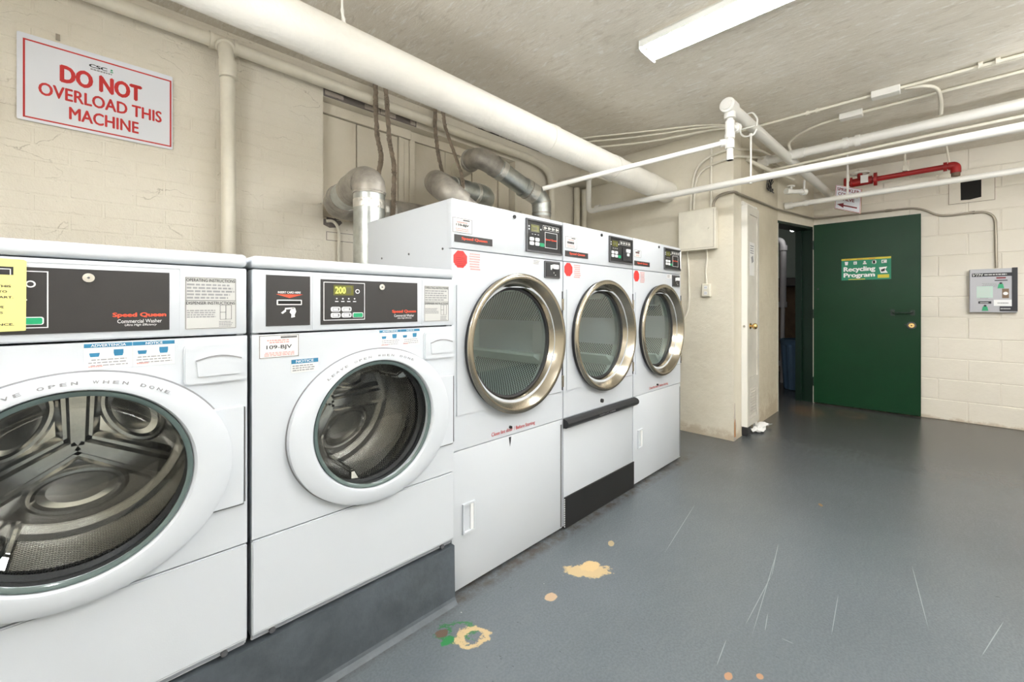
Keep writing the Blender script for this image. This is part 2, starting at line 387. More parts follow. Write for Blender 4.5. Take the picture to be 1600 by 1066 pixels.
def smooth_path(pts, bend, seg=6):
    pts = [Vector(p) for p in pts]
    if bend <= 0 or len(pts) < 3: return pts
    out = [pts[0]]
    for i in range(1, len(pts)-1):
        a, p, c_ = pts[i-1], pts[i], pts[i+1]
        b0 = min(bend, (a-p).length*.49); b1 = min(bend, (c_-p).length*.49)
        s, e = p+(a-p).normalized()*b0, p+(c_-p).normalized()*b1
        for k in range(seg+1):
            t = k/seg; out.append(s*(1-t)**2+p*2*t*(1-t)+e*t*t)
    out.append(pts[-1]); return out
def tube(bm, pts, r, n=14, bend=0, cap=True, seg=6, flat=None, rj=0):
    P = smooth_path(pts, bend, seg)
    d0 = (P[1]-P[0]).normalized(); up = Vector((0, 0, 1)) if abs(d0.z) < .9 else Vector((1, 0, 0))
    u = d0.cross(up).normalized(); prev = None
    for i, p in enumerate(P):
        if i == 0: d = P[1]-P[0]
        elif i == len(P)-1: d = P[-1]-P[-2]
        else: d = (P[i+1]-P[i]).normalized()+(P[i]-P[i-1]).normalized()
        d.normalize(); u = (u-d*u.dot(d)).normalized(); v = d.cross(u)
        ru, rv = (r, r) if flat is None else flat
        j = 1+random.uniform(-rj, rj)
        rg = [bm.verts.new(p+u*math.cos(2*PI*k/n)*ru*j+v*math.sin(2*PI*k/n)*rv*j) for k in range(n)]
        if prev:
            for k in range(n): bm.faces.new((prev[k], prev[(k+1) % n], rg[(k+1) % n], rg[k]))
        elif cap: bm.faces.new(rg)
        prev = rg
    if cap: bm.faces.new(prev[::-1])
def cyl(bm, a, b_, r, n=16, r2=None):
    a, b_ = Vector(a), Vector(b_); d = (b_-a).normalized(); up = Vector((0, 0, 1)) if abs(d.z) < .9 else Vector((1, 0, 0))
    u = d.cross(up).normalized(); v = d.cross(u); r2 = r if r2 is None else r2
    A = [bm.verts.new(a+(u*math.cos(2*PI*k/n)+v*math.sin(2*PI*k/n))*r) for k in range(n)]
    B = [bm.verts.new(b_+(u*math.cos(2*PI*k/n)+v*math.sin(2*PI*k/n))*r2) for k in range(n)]
    bm.faces.new(A); bm.faces.new(B[::-1])
    for k in range(n): bm.faces.new((A[k], A[(k+1) % n], B[(k+1) % n], B[k]))

def text(s, F, a, b_, wd, ht, m, parent, bold=.0, h=.0016, align='L', label=None, name='lettering', shear=0):
    """flat lettering fitted into wd x ht with its lower left (or centre) at a, b_ on the face F"""
    cu = bpy.data.curves.new('t', 'FONT'); cu.body = s; cu.size = 1; cu.resolution_u = 3; cu.shear = shear
    cu.align_x = 'LEFT'
    o = bpy.data.objects.new('t', cu); me = bpy.data.meshes.new_from_object(o)
    bm = newbm(); bm.from_mesh(me)
    if bold:
        for k in (-2, -1, 1, 2):
            for dv in ((k/2*bold, 0), (0, k/2*bold*.6)):
                n0 = len(bm.verts); bm.from_mesh(me); bm.verts.ensure_lookup_table()
                for v in bm.verts[n0:]: v.co.x += dv[0]; v.co.y += dv[1]; v.co.z = 1+k+.3*(dv[0] == 0)
    bpy.data.objects.remove(o); bpy.data.curves.remove(cu); bpy.data.meshes.remove(me)
    xs = [v.co.x for v in bm.verts]; ys = [v.co.y for v in bm.verts]
    x0, x1, y0, y1 = min(xs), max(xs), min(ys), max(ys)
    sx_, sy_ = wd/(x1-x0), ht/(y1-y0)
    if align == 'C': a = a-wd/2
    for v in bm.verts: v.co = F(a+(v.co.x-x0)*sx_, b_+(v.co.y-y0)*sy_, h+v.co.z*2.5e-5)
    return obj(name, bm, m, parent, label=label, recalc=False)
def fine(bm, F, a0, a1, b0, b1, n, h=.0014, center=False, fill=.55):
    """rows of print too small to read"""
    st_ = (b1-b0)/n
    for i in range(n):
        y = b1-st_*(i+.8); x = a0 if not center else a0+(a1-a0)*random.uniform(0, .12); xe = a1-(a1-a0)*random.uniform(0, .2 if not center else .12)
        while x < xe:
            wd = (a1-a0)*random.uniform(.06, .16); e = min(x+wd, xe)
            rect(bm, F, x, e, y, y+st_*fill, h-.0004, h); x = e+(a1-a0)*.025

# ================================================================== STRUCTURE
H = 2.60; XL, XB, YR, YW = -1.6, 5.89, -2.6, 2.70
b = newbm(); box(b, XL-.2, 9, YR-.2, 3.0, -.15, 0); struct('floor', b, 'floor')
b = newbm(); box(b, XL-.2, 9, YR-.2, 3.0, H, H+.15); struct('ceiling', b, 'ceiling')
# left wall: slab with a boarded recess
RX0, RX1, RZ0, RZ1 = 1.03, 2.74, 1.66, 2.43
b = newbm()
box(b, XL-.2, RX0, YW+.0012, 3.0, 0, H); box(b, RX1, 3.9, YW, 3.0, 0, H)
box(b, RX0, RX1, YW, 3.0, 0, RZ0); box(b, RX0, RX1, YW, 3.0, RZ1, H); box(b, RX0, RX1, YW+.11, 3.0, RZ0, RZ1)
wl = struct('wall_left', b, 'wall')
# bricks of the left wall
proto = None
def brick(x0, x1, z0, z1, wall, y=YW, m='brick', name='brick'):
    bb = newbm(); cx, cz = (x0+x1)/2, (z0+z1)/2
    box(bb, x0, x1, y-.0005, y+.02, z0, z1, .002, 1)
    return obj(name, bb, m, wall, (cx, y, cz))
pitch, course = .216, .0705
cache = {}
row = 0; z = 1.245
while z < H-.01:
    x = XL+1.0+(pitch/2 if row % 2 else 0)
    while x < RX0-.002:
        x1 = min(x+pitch-.007, RX0); z1 = min(z+course-.006, H-.002)
        if x1-x > .03:
            key = (round(x1-x, 3), round(z1-z, 3))
            jx, jy = 0, random.uniform(-.0004, .0004)
            if key in cache:
                o = cache[key].copy(); C.objects.link(o); o.location = ((x+x1)/2, YW+jy, (z+z1)/2)
            else:
                cache[key] = brick(x, x1, z, z1, wl)
        x += pitch
    row += 1; z += course
# recess boards, rails and chipped header bricks
def wpart(name, x0, x1, z0, z1, y0, y1, m='board', parent=wl, bev=.002):
    bb = newbm(); box(bb, x0, x1, y0, y1, z0, z1, bev, 1)
    return obj(name, bb, m, parent, ((x0+x1)/2, y0, (z0+z1)/2))
for i, (x0, x1, dy) in enumerate([(1.035, 1.283, 0), (1.291, 1.598, .002), (1.603, 1.642, -.014), (1.646, 1.688, -.006), (1.692, 1.735, -.016), (1.74, 2.02, .0), (2.026, 2.30, .003), (2.306, 2.60, 0), (2.607, 2.735, -.012)]):
    wpart('board', x0, x1, RZ0+.005, 2.355, YW+.085+dy, YW+.109)
wpart('rail', 1.035, 1.70, 2.36, 2.428, YW+.07, YW+.109)
wpart('rail', 1.705, 2.735, 2.36, 2.428, YW+.08, YW+.109)
bb = newbm(); box(bb, 1.032, 1.70, YW-.004, YW+.001, 2.432, 2.515); obj('mortar_bed', bb, 'dark_mortar', wl, (1.3, YW, 2.47))
x = 1.04
while x < 1.66:
    wd = random.uniform(.05, .13); x1 = min(x+wd, 1.69)
    for zz in ((2.437, 2.471), (2.477, 2.512)):
        if random.random() < .85:
            brick(x+random.uniform(0, .006), x1, zz[0]+random.uniform(0, .004), zz[1]-random.uniform(0, .005), wl, YW-.010, 'raw_brick')
    x = x1+.006
bb = newbm(); frame(bb, facY(YW), 1.05, 1.24, 1.53, 1.585, .003, 0, .002); obj('patch_outline', bb, 'dark_mortar', wl, (1.15, YW, 1.55))
bb = newbm()
for k in range(9):
    a = random.uniform(0, .1); prism(bb, [(1.035+.1*random.random(), 1.64+.04*random.random()) for _ in range(3)], facY(YW), 0, .004)
prism(bb, [(1.032, 1.66), (1.032, 1.625), (1.07, 1.61), (1.12, 1.618), (1.15, 1.65), (1.14, 1.663)], facY(YW), 0, .003)
obj('chipped_hole', bb, 'dark_mortar', wl, (1.08, YW, 1.64))

# wall with the electrical cabinet, passage face with the closet opening
b = newbm(); box(b, 3.74, 3.93, 1.165, 2.9, 0, H); struct('wall_middle', b, 'plaster')
b = newbm()
box(b, 3.93, 3.96, 1.1651, 1.33, 0, H); box(b, 3.96, 4.27, 1.165, 1.33, 1.985, H); box(b, 4.27, 5.12, 1.165, 1.33, 0, H)
box(b, 3.96, 4.27, 1.30, 1.34, 0, 1.985)
struct('wall_passage', b, 'stain_plaster')
bb = newbm(); prism(bb, [(3.742, .0), (3.80, .0), (3.79, .06), (3.80, .12), (3.775, .2), (3.765, .31), (3.755, .26), (3.745, .2)], facY(1.165), 0, .003); obj('chipped_plaster', bb, 'raw_brick', bpy.data.objects['wall_passage'], (3.77, 1.165, .1))
bb = newbm(); prism(bb, [(3.748, .03), (3.78, .03), (3.775, .1), (3.765, .18), (3.75, .15)], facY(1.165), .003, .004); obj('chipped_plaster', bb, 'sign_yellow' if 0 else 'orange_wood', bpy.data.objects['wall_passage'], (3.77, 1.165, .1))
# angled doorway wall (5.12,1.165)-(5.88,.98)
d = Vector((.76, -.185, 0)); L = d.length; d.normalize(); n = Vector((-d.y, d.x, 0)); P0 = Vector((5.12, 1.165, 0))
def F_ang(a, b_, h): return P0+d*a-n*h+Vector((0, 0, b_))
bb = newbm()
prism(bb, [(0, 2.01), (L+.02, 2.01), (L+.02, H), (0, H)], F_ang, -.17, 0)
struct('wall_doorway', bb, 'plaster')
fr = sempty('trim_1', (5.5, 1.1, 0))
bb = newbm(); prism(bb, [(L-.012, 0), (L+.01, 0), (L+.01, 2.01), (L-.012, 2.01)], F_ang, -.17, .004); obj('jamb', bb, 'green_frame', fr)
bb = newbm(); prism(bb, [(0, 1.985), (L-.012, 1.985), (L-.012, 2.012), (0, 2.012)], F_ang, -.17, .003); obj('jamb', bb, 'green_frame', fr)
bb = newbm(); prism(bb, [(L-.045, 0), (L-.014, 0), (L-.014, 1.985), (L-.045, 1.985)], F_ang, -.17, -.11); obj('door_stop', bb, 'green_frame', fr)
bb = newbm(); prism(bb, [(-.002, 0), (.012, 0), (.012, 1.985), (-.002, 1.985)], F_ang, -.17, .002); obj('jamb', bb, 'white_door', fr)
# room beyond
b = newbm(); box(b, 8.2, 8.4, .3, 3.0, 0, 1.55); struct('wall_far', b, 'tan_wall')
b = newbm(); box(b, 8.2, 8.4, .3, 3.0, 1.55, H); struct('wall_far_upper', b, 'mint_wall')
b = newbm(); box(b, 5.0, 8.4, 2.3, 2.5, 0, H); struct('wall_far_left', b, 'tan_wall')
b = newbm(); box(b, 6.1, 8.4, .5, .7, 0, H); struct('wall_far_right', b, 'green_frame')
# back wall of painted blocks
b = newbm(); box(b, XB+.0005, XB+.16, YR-.2, .985, 0, H); wb = struct('wall_back', b, 'block')
bw, bh = .405, .2005; row = 0; z = .0; cache2 = {}
while z < H-.01:
    y1 = .985+(.2 if row % 2 else .0)
    while y1 > -1.7:
        ya, yb = y1-bw+.007, min(y1, .985); zt = min(z+bh-.007, H-.001)
        if yb-ya > .02:
            key = (round(yb-ya, 3), round(zt-z, 3))
            if key in cache2: o = cache2[key].copy(); C.objects.link(o)
            else:
                bb = newbm(); box(bb, XB-.004, XB+.01, ya, yb, z, zt, .0035, 1)
                o = cache2[key] = obj('block', bb, 'block', wb, (XB, (ya+yb)/2, (z+zt)/2))
            o.location = (XB+random.uniform(-.0012, .0012), (ya+yb)/2, (z+zt)/2)
        y1 -= bw
    z += bh; row += 1
b = newbm(); box(b, XL-.2, XB+.16, YR-.2, YR, 0, H); struct('wall_right', b, 'wall')
b = newbm(); box(b, XL-.2, XL, YR, 3.0, 0, H); struct('wall_near', b, 'wall')

# ================================================================== MACHINE PARTS
CO = .9764
def wbox(name, m, parent, x0, x1, y0, y1, z0, z1, bev=.003, label=None, seg=2):
    bb = newbm(); box(bb, x0, x1, y0, y1, z0, z1, bev, seg); return obj(name, bb, m, parent, smooth=bev > 0, label=label)
YF = 1.28     # washer front
def make_washer(X0, label, kind):
    W = .666; X1 = X0+W
    t = thing('front_load_washer', label, 'washer', (X0+W/2, YF+.33, .215), 'front load washers on the plinth')
    F = facY(YF)
    bb = newbm()
    for a in ((X0+.004, X0+.02), (X1-.02, X1-.004)): box(bb, a[0], a[1], YF+.02, YF+.70, .225, 1.215)
    box(bb, X0+.02, X1-.02, YF+.68, YF+.70, .225, 1.215); box(bb, X0+.02, X1-.02, YF+.03, YF+.69, .225, .24)
    obj('cabinet', bb, 'enamel', t)
    bb = newbm(); box(bb, X0, X1, YF-.002, YF+.70, 1.223, 1.256, .010, 3); obj('top_lid', bb, 'enamel', t, smooth=True)
    wbox('control_panel', 'enamel', t, X0+.001, X1-.001, YF, YF+.05, 1.048, 1.2195, .004)
    cx, cz = X0+.350, .745
    bb = newbm(); plate_hole(bb, X0, X1, .499, 1.0435, cx, cz, .218, .218, YF, YF+.02)
    obj('front_panel', bb, 'enamel', t)
    # lower panel with chamfered foot
    bb = newbm(); prism(bb, [(YF+.0, .4945), (YF+.02, .4945), (YF+.02, .222), (YF+.018, .222), (YF+.0, .245)], lambda a, b_, h: Vector((h, a, b_)), X0, X1)
    bmesh.ops.bevel(bb, geom=list(bb.edges), offset=.003, segments=2, affect='EDGES')
    lp = obj('lower_panel', bb, 'enamel', t, smooth=True)
    for sx_ in (X0+.05, X1-.05):
        bb = newbm(); cyl(bb, (sx_, YF+.02, .232), (sx_, YF+.002, .232), .008, 10); obj('screw', bb, 'dark_frame', lp)
    # dispenser drawer
    bb = newbm(); rect(bb, F, X0+.532, X0+.661, .928, 1.028, 0, .008, .012)
    bmesh.ops.bevel(bb, geom=[e for e in bb.edges if all(abs(v.co.y-(YF-.008)) < 1e-5 for v in e.verts)], offset=.003, segments=2, affect='EDGES')
    dr = obj('dispenser_drawer', bb, 'enamel_plastic', t, smooth=True)
    bb = newbm()
    n_ = 14; top = [(X0+.556+.095*k/n_, .9895+.010*math.sin(PI*k/n_)) for k in range(n_+1)]
    bot = [(X0+.560+.087*k/6, .948) for k in range(7)][::-1]
    prism(bb, top+bot, F, .006, .012); obj('drawer_pull', bb, 'enamel_plastic', dr, smooth=True)
    bb = newbm(); prism(bb, top+[(x_, z_-.004) for x_, z_ in top[::-1]], F, .0115, .0135); obj('painted_pull_shade', bb, 'grey_ink', dr)  # grey strip painted as the shade along the top of the pull
    # door
    ocx, ocz, oa, ob = X0+.357, .738, .273, .243
    bb = newbm()
    # ring: interpolate between outer ellipse and inner circle (slightly different centres)
    prof = [(1.0, 0.0), (1.0, -.012), (.985, -.020), (.90, -.023), (.62, -.026), (.22, -.030), (.08, -.029), (.02, -.022), (.0, -.010), (.0, .012)]
    nn_ = 96; prev = None; ir = .200
    for s, y in prof:
        rg = []
        for k in range(nn_):
            th = 2*PI*k/nn_
            ox, oz = ocx+oa*math.cos(th), ocz+ob*math.sin(th); ix, iz = cx+ir*math.cos(th), cz+ir*math.sin(th)
            rg.append(bb.verts.new((ix+(ox-ix)*s, YF+y, iz+(oz-iz)*s)))
        if prev:
            for k in range(nn_): bb.faces.new((prev[k], prev[(k+1) % nn_], rg[(k+1) % nn_], rg[k]))
        prev = rg
    dg = obj('door', bb, 'enamel_plastic', t, smooth=True)
    bb = newbm(); loops(bb, ocx, ocz, [(oa, ob, YF-.001), (oa+.0035, ob+.0035, YF-.0016), (oa+.0035, ob+.0035, YF)], 96); obj('door_gap', bb, 'grey_ink', dg)  # grey ring painted for the shading line in the door gap
    # door side flange
    bb = newbm()
    pts = [(X0+.575, .862), (X0+.657, .862), (X0+.657, .607), (X0+.560, .607), (X0+.585, .66), (X0+.60, .74), (X0+.59, .82)]
    prism(bb, pts, F, .0, .010)
    bmesh.ops.bevel(bb, geom=list(bb.edges), offset=.002, segments=1, affect='EDGES')
    obj('door_flange', bb, 'enamel_plastic', dg, smooth=True)
    bb = newbm(); rect(bb, F, X0+.6572, X0+.6600, .612, .858, 0, .009); rect(bb, F, X0+.56, X0+.657, .6045, .6068, 0, .006); obj('finger_gap', bb, 'dark_frame', dg)
    # glass rim, bowl, gasket
    bb = newbm(); loops(bb, cx, cz, [(.1995, .1995, YF-.016), (.198, .198, YF-.022), (.1935, .1935, YF-.022), (.188, .188, YF-.018)], 96)
    obj('glass_rim', bb, 'glass_rim', dg, smooth=True)
    bb = newbm(); loops(bb, cx, cz, [(.188, .188, YF-.020), (.175, .175, YF+.010), (.162, .162, YF+.055), (.145, .145, YF+.085), (.11, .11, YF+.098), (.05, .05, YF+.104), (.004, .004, YF+.105)], 80, cap_end=True)
    obj('glass_bowl', bb, 'glass_washer', dg, smooth=True)
    bb = newbm(); loops(bb, cx, cz, [(.218, .218, YF+.004), (.205, .205, YF+.018), (.196, .196, YF+.020), (.200, .200, YF+.035), (.192, .192, YF+.045), (.198, .198, YF+.06), (.235, .235, YF+.075)], 72)
    obj('gasket', bb, 'rubber', t, smooth=True)
    # drum
    bb = newbm(); loops(bb, cx, cz, [(.200, .200, YF+.082), (.252, .252, YF+.095), (.258, .258, YF+.12), (.258, .258, YF+.20), (.252, .252, YF+.21), (.258, .258, YF+.22), (.258, .258, YF+.40)], 96)
    drum = obj('drum', bb, 'perf_washer', t, smooth=True)
    bb = newbm(); loops(bb, cx, cz, [(.258, .258, YF+.40), (.245, .245, YF+.412), (.225, .225, YF+.412), (.21, .21, YF+.400), (.03, .03, YF+.395), (.028, .028, YF+.385)], 96, cap_end=True)
    obj('drum_back', bb, 'washer_steel', drum, smooth=True)
    rot = .55 if kind == 'B' else 0.0
    for k in range(3):
        th = PI/2+rot+k*2*PI/3
        ca, sa = math.cos(th), math.sin(th)
        def P(r, s): return (cx+r*ca-s*sa, cz+r*sa+s*ca)
        bb = newbm()
        for (wi, wo, y0, y1) in ((.034, .050, 0, .026), (.016, .026, .026, .048)):
            lo = [P(.0, -wi*1.25), P(.21, -wo), P(.21, wo), P(.0, wi*1.25)]; hi = [P(.0, -wi*.8), P(.205, -wo*.72), P(.205, wo*.72), P(.0, wi*.8)]
            A = [bb.verts.new((p[0], YF+.397-y0, p[1])) for p in lo]; B = [bb.verts.new((p[0], YF+.397-y1, p[1])) for p in hi]
            bb.faces.new(A); bb.faces.new(B[::-1])
            for q in range(4): bb.faces.new((A[q], A[(q+1) % 4], B[(q+1) % 4], B[q]))
        obj('drum_arm', bb, 'washer_steel', drum)
        th2 = th+PI/3; ox, oz = cx+.132*math.cos(th2), cz+.132*math.sin(th2)
        bb = newbm(); a_, b2 = .088, .050
        loops(bb, ox, oz, [(a_+.018, b2+.016, YF+.399), (a_+.008, b2+.008, YF+.386), (a_, b2, YF+.386), (a_-.008, b2-.006, YF+.396), (.03, .018, YF+.402), (.002, .002, YF+.403)], 40, rot=th2+PI/2, cap_end=True)
        obj('drum_dish', bb, 'washer_steel', drum, smooth=True)
        # lifter vane along the drum wall
        thl = th+.5
        bb = newbm(); rr_ = (.258, .200); dd = .028
        def Q(r, dt, y): return Vector((cx+r*math.cos(thl)-dt*math.sin(thl), y, cz+r*math.sin(thl)+dt*math.cos(thl)))
        A = [bb.verts.new(Q(.259, -dd, YF+.13)), bb.verts.new(Q(.259, dd, YF+.13)), bb.verts.new(Q(.203, dd*.35, YF+.17)), bb.verts.new(Q(.203, -dd*.35, YF+.17))]
        B = [bb.verts.new(Q(.259, -dd, YF+.399)), bb.verts.new(Q(.259, dd, YF+.399)), bb.verts.new(Q(.203, dd*.35, YF+.38)), bb.verts.new(Q(.203, -dd*.35, YF+.38))]
        bb.faces.new(A); bb.faces.new(B[::-1])
        for q in range(4): bb.faces.new((A[q], A[(q+1) % 4], B[(q+1) % 4], B[q]))
        bmesh.ops.recalc_face_normals(bb, faces=bb.faces)
        bmesh.ops.bevel(bb, geom=list(bb.edges), offset=.006, segments=3, affect='EDGES')
        obj('drum_lifter', bb, 'washer_steel', drum, smooth=True)
    # ---------------- front graphics
    g_ = lambda a: X0+a
    bb = newbm(); frame(bb, F, g_(.155), g_(.527), 1.052, 1.212, .002, 0, .0012); obj('panel_bezel', bb, 'enamel_plastic', t)
    bb = newbm(); rect(bb, F, g_(.177), g_(.506), 1.0655, 1.200, 0, .002); cp = obj('control_display', bb, 'charcoal', t, label='charcoal control display strip')
    bb = newbm(); frame(bb, F, g_(.185), g_(.313), 1.0775, 1.1925, .0018, .002, .0026); obj('key_outline', bb, 'white_print', cp)
    bb = newbm(); rect(bb, F, g_(.216), g_(.274), 1.155, 1.182, .002, .003, .003); frame(bb, F, g_(.214), g_(.276), 1.153, 1.184, .0016, .002, .0034); obj('digit_window', bb, 'lcd', cp)
    text('200', F, g_(.219), 1.1585, .032, .020, 'digits', cp, .01, .0036, name='display_digits')
    bb = newbm(); rect(bb, F, g_(.254), g_(.268), 1.158, 1.179, .003, .0034); obj('unlit_digit', bb, 'digits_dim', cp)
    bb = newbm(); disc(bb, F, g_(.289), 1.166, .007, .002, .0028); obj('dial_mark', bb, 'white_print', cp)
    bb = newbm(); disc(bb, F, g_(.289), 1.166, .0045, .0028, .0032); obj('dial_mark', bb, 'charcoal', cp)
    for k in range(4):
        bb = newbm(); xx = g_(.224+.0185*k); disc(bb, F, xx, 1.143, .0022, .002, .003, 10); rect(bb, F, xx-.005, xx+.005, 1.133, 1.1355, .002, .0028); obj('indicator_lamp', bb, 'white_print', cp)
    for (a0, a1, z0, z1) in ((.206, .235, 1.1035, 1.118), (.239, .269, 1.1035, 1.118), (.206, .235, 1.0855, 1.100), (.239, .269, 1.0855, 1.100)):
        bb = newbm(); rect(bb, F, g_(a0), g_(a1), z0, z1, .002, .0042, .005); ky = obj('key', bb, 'white_print', cp)
        bb = newbm(); frame(bb, F, g_(a0)+.005, g_(a1)-.007, z0+.003, z1-.003, .001, .0042, .0046); rect(bb, F, g_(a1)-.006, g_(a1)-.004, z0+.003, z1-.003, .0042, .0046); obj('key_mark', bb, 'ink', ky)
    bb = newbm(); rect(bb, F, g_(.273), g_(.307), 1.084, 1.100, .002, .0036, .004); obj('key_surround', bb, 'white_print', cp)
    bb = newbm(); rect(bb, F, g_(.275), g_(.305), 1.0855, 1.0985, .0036, .0046, .003); obj('start_key', bb, 'green_key', cp, label='green start key')
    bb = newbm(); cyl(bb, (g_(.371), YF, 1.182), (g_(.371), YF-.006, 1.182), .0095, 20); lk = obj('lock', bb, 'chrome', cp, smooth=True)
    bb = newbm(); cyl(bb, (g_(.371), YF-.006, 1.182), (g_(.371), YF-.007, 1.182), .0022, 12); obj('key_hole', bb, 'dark_frame', lk)
    text('Speed Queen', F, g_(.408), 1.0945, .092, .0125, 'orange', cp, .045, .0026)
    text('Commercial Washer', F, g_(.416), 1.0835, .076, .0085, 'white_print', cp, .0, .0026)
    text('Ultra High Efficiency', F, g_(.428), 1.0755, .055, .0062, 'white_print', cp, .0, .0026, shear=.25)
    # instruction label
    bb = newbm(); rect(bb, F, g_(.535), g_(.6415), 1.064, 1.193, 0, .001, .003); il = obj('instruction_label', bb, 'label_grey', t)
    bb = newbm(); frame(bb, F, g_(.5365), g_(.640), 1.0655, 1.1915, .0008, .001, .0014)
    rect(bb, F, g_(.5365), g_(.640), 1.1345, 1.1355, .001, .0014)
    frame(bb, F, g_(.606), g_(.631), 1.087, 1.124, .0008, .001, .0014); rect(bb, F, g_(.618), g_(.619), 1.087, 1.124, .001, .0014); rect(bb, F, g_(.606), g_(.618), 1.105, 1.106, .001, .0014)
    obj('label_lines', bb, 'ink', il)
    text('OPERATING INSTRUCTIONS', F, g_(.538), 1.181, .100, .0078, 'ink', il, .01)
    text('DISPENSER INSTRUCTIONS', F, g_(.538), 1.125, .100, .0074, 'ink', il, .01)
    bb = newbm(); fine(bb, F, g_(.539), g_(.637), 1.138, 1.178, 5); fine(bb, F, g_(.539), g_(.598), 1.092, 1.113, 4); fine(bb, F, g_(.604), g_(.634), 1.068, 1.084, 4); obj('fine_print', bb, 'grey_ink', il)
    # detergent notices
    nl = None
    for (a0, a1, ttl) in ((.364, .4405, 'ADVERTENCIA'), (.4415, .5155, 'NOTICE')):
        bb = newbm(); rect(bb, F, g_(a0), g_(a1), .985, 1.0405, 0, .0008); nl = obj('detergent_notice', bb, 'paper', t)
        bb = newbm(); rect(bb, F, g_(a0), g_(a1), 1.032, 1.0405, .0008, .0012); obj('blue_band', bb, 'teal', nl)
        text(ttl, F, g_((a0+a1)/2), 1.0335, .056 if len(ttl) > 7 else .03, .0056, 'white_print', nl, .02, .0016, 'C')
        bb = newbm()
        for q, hh in ((a0+.008, .003), (a0+.046, .010)):
            prism(bb, [(g_(q), 1.018), (g_(q)+.0015, 1.012), (g_(q)+.0145, 1.012), (g_(q)+.016, 1.018+0)], F, .0008, .0012)
            rect(bb, F, g_(q), g_(q)+.016, 1.018, 1.018+hh*.8, .0008, .0012)
        obj('cup_picture', bb, 'teal', nl)
        bb = newbm(); fine(bb, F, g_(a0)+.006, g_(a1)-.004, .9905, 1.009, 3, center=True, fill=.38, h=.0011); obj('fine_print', bb, 'grey_ink', nl)
        bb = newbm(); fine(bb, F, g_(a0)+.006, g_(a1)-.045, .9885, .9945, 1, center=True, fill=.5, h=.0018); obj('red_print', bb, 'pink_ink', nl)
    # lettering curved round the door
    s = 'LEAVE OPEN WHEN DONE'
    kern = 1.9/len(s); r_ = .232
    for k, ch in enumerate(s):
        if ch == ' ': continue
        th = PI/2+(.62 if kind == 'A' else .75)-(k+.5)*1.25/len(s)
        px, pz = ocx+math.cos(th)*(oa-.020), ocz+math.sin(th)*(ob-.018)
        def Fc(a, b_, h, px=px, pz=pz, th=th):
            ph = th-PI/2; return Vector((px+a*math.cos(ph)-b_*math.sin(ph), YF-h, pz+a*math.sin(ph)+b_*math.cos(ph)))
        text(ch, Fc, -.005, -.004, .010 if ch not in 'I' else .002, .007, 'grey_ink', dg, .03, .0288)
    if kind == 'B':
        bb = newbm(); rect(bb, F, g_(.033), g_(.147), 1.066, 1.206, 0, .002); cr_ = obj('card_reader', bb, 'charcoal', t, label='charcoal card reader plate')
        text('INSERT CARD HERE', F, g_(.062), 1.156, .059, .006, 'white_print', cr_, .03, .0026)
        bb = newbm(); prism(bb, [(g_(.057), 1.1535), (g_(.127), 1.1535), (g_(.092), 1.1435)], F, .002, .0026); obj('red_arrow', bb, 'orange', cr_)
        bb = newbm(); rect(bb, F, g_(.059), g_(.124), 1.1235, 1.1385, .002, .004, .002); sl_ = obj('card_slot', bb, 'white_print', cr_)
        bb = newbm(); rect(bb, F, g_(.062), g_(.121), 1.1265, 1.1355, .004, .0046); obj('slot_opening', bb, 'dark', sl_)
        bb = newbm()
        prism(bb, [(g_(.080), 1.1155), (g_(.104), 1.1175), (g_(.104), 1.113), (g_(.080), 1.111)], F, .002, .0026)
        prism(bb, [(g_(.070), 1.102), (g_(.082), 1.113), (g_(.083), 1.106), (g_(.074), 1.099)], F, .002, .0026)
        prism(bb, [(g_(.094), 1.109), (g_(.100), 1.117), (g_(.106), 1.116), (g_(.109), 1.105), (g_(.105), 1.096), (g_(.106), 1.090), (g_(.096), 1.088), (g_(.097), 1.097), (g_(.092), 1.103)], F, .002, .0026)
        obj('hand_picture', bb, 'white_print', cr_)
        bb = newbm(); rect(bb, F, g_(.016), g_(.1175), .978, 1.042, 0, .0008, .004); ms = obj('machine_number', bb, 'paper', t)
        bb = newbm(); frame(bb, F, g_(.0175), g_(.116), .9795, 1.0405, .001, .0008, .0014); obj('number_outline', bb, 'ink', ms)
        text('109-BJV', F, g_(.034), 1.000, .064, .0135, 'ink', ms, .01)
        bb = newbm(); fine(bb, F, g_(.034), g_(.098), 1.018, 1.030, 2, center=True); fine(bb, F, g_(.027), g_(.108), .983, .995, 3, center=True); obj('fine_print', bb, 'pink_ink', ms)
        bb = newbm()
        for k in range(12): rect(bb, F, g_(.070+.0035*k), g_(.0725+.0035*k), 1.032, 1.037, .0008, .0014)
        obj('barcode', bb, 'ink', ms)
        bb = newbm(); rect(bb, F, g_(.097), g_(.170), .932, .969, 0, .0008); nt_ = obj('notice_sticker', bb, 'paper', t)
        bb = newbm(); rect(bb, F, g_(.097), g_(.170), .957, .969, .0008, .0012); obj('blue_band', bb, 'teal', nt_)
        text('NOTICE', F, g_(.109), .9595, .048, .0075, 'white_print', nt_, .01, .0016)
        bb = newbm(); fine(bb, F, g_(.100), g_(.168), .935, .954, 3); obj('fine_print', bb, 'grey_ink', nt_)
    return t
washA = make_washer(-.373, 'white front load washer nearest the camera with yellow note on its panel', 'A')
washB = make_washer(.304, 'white front load washer with card slot, beside the first dryer', 'B')

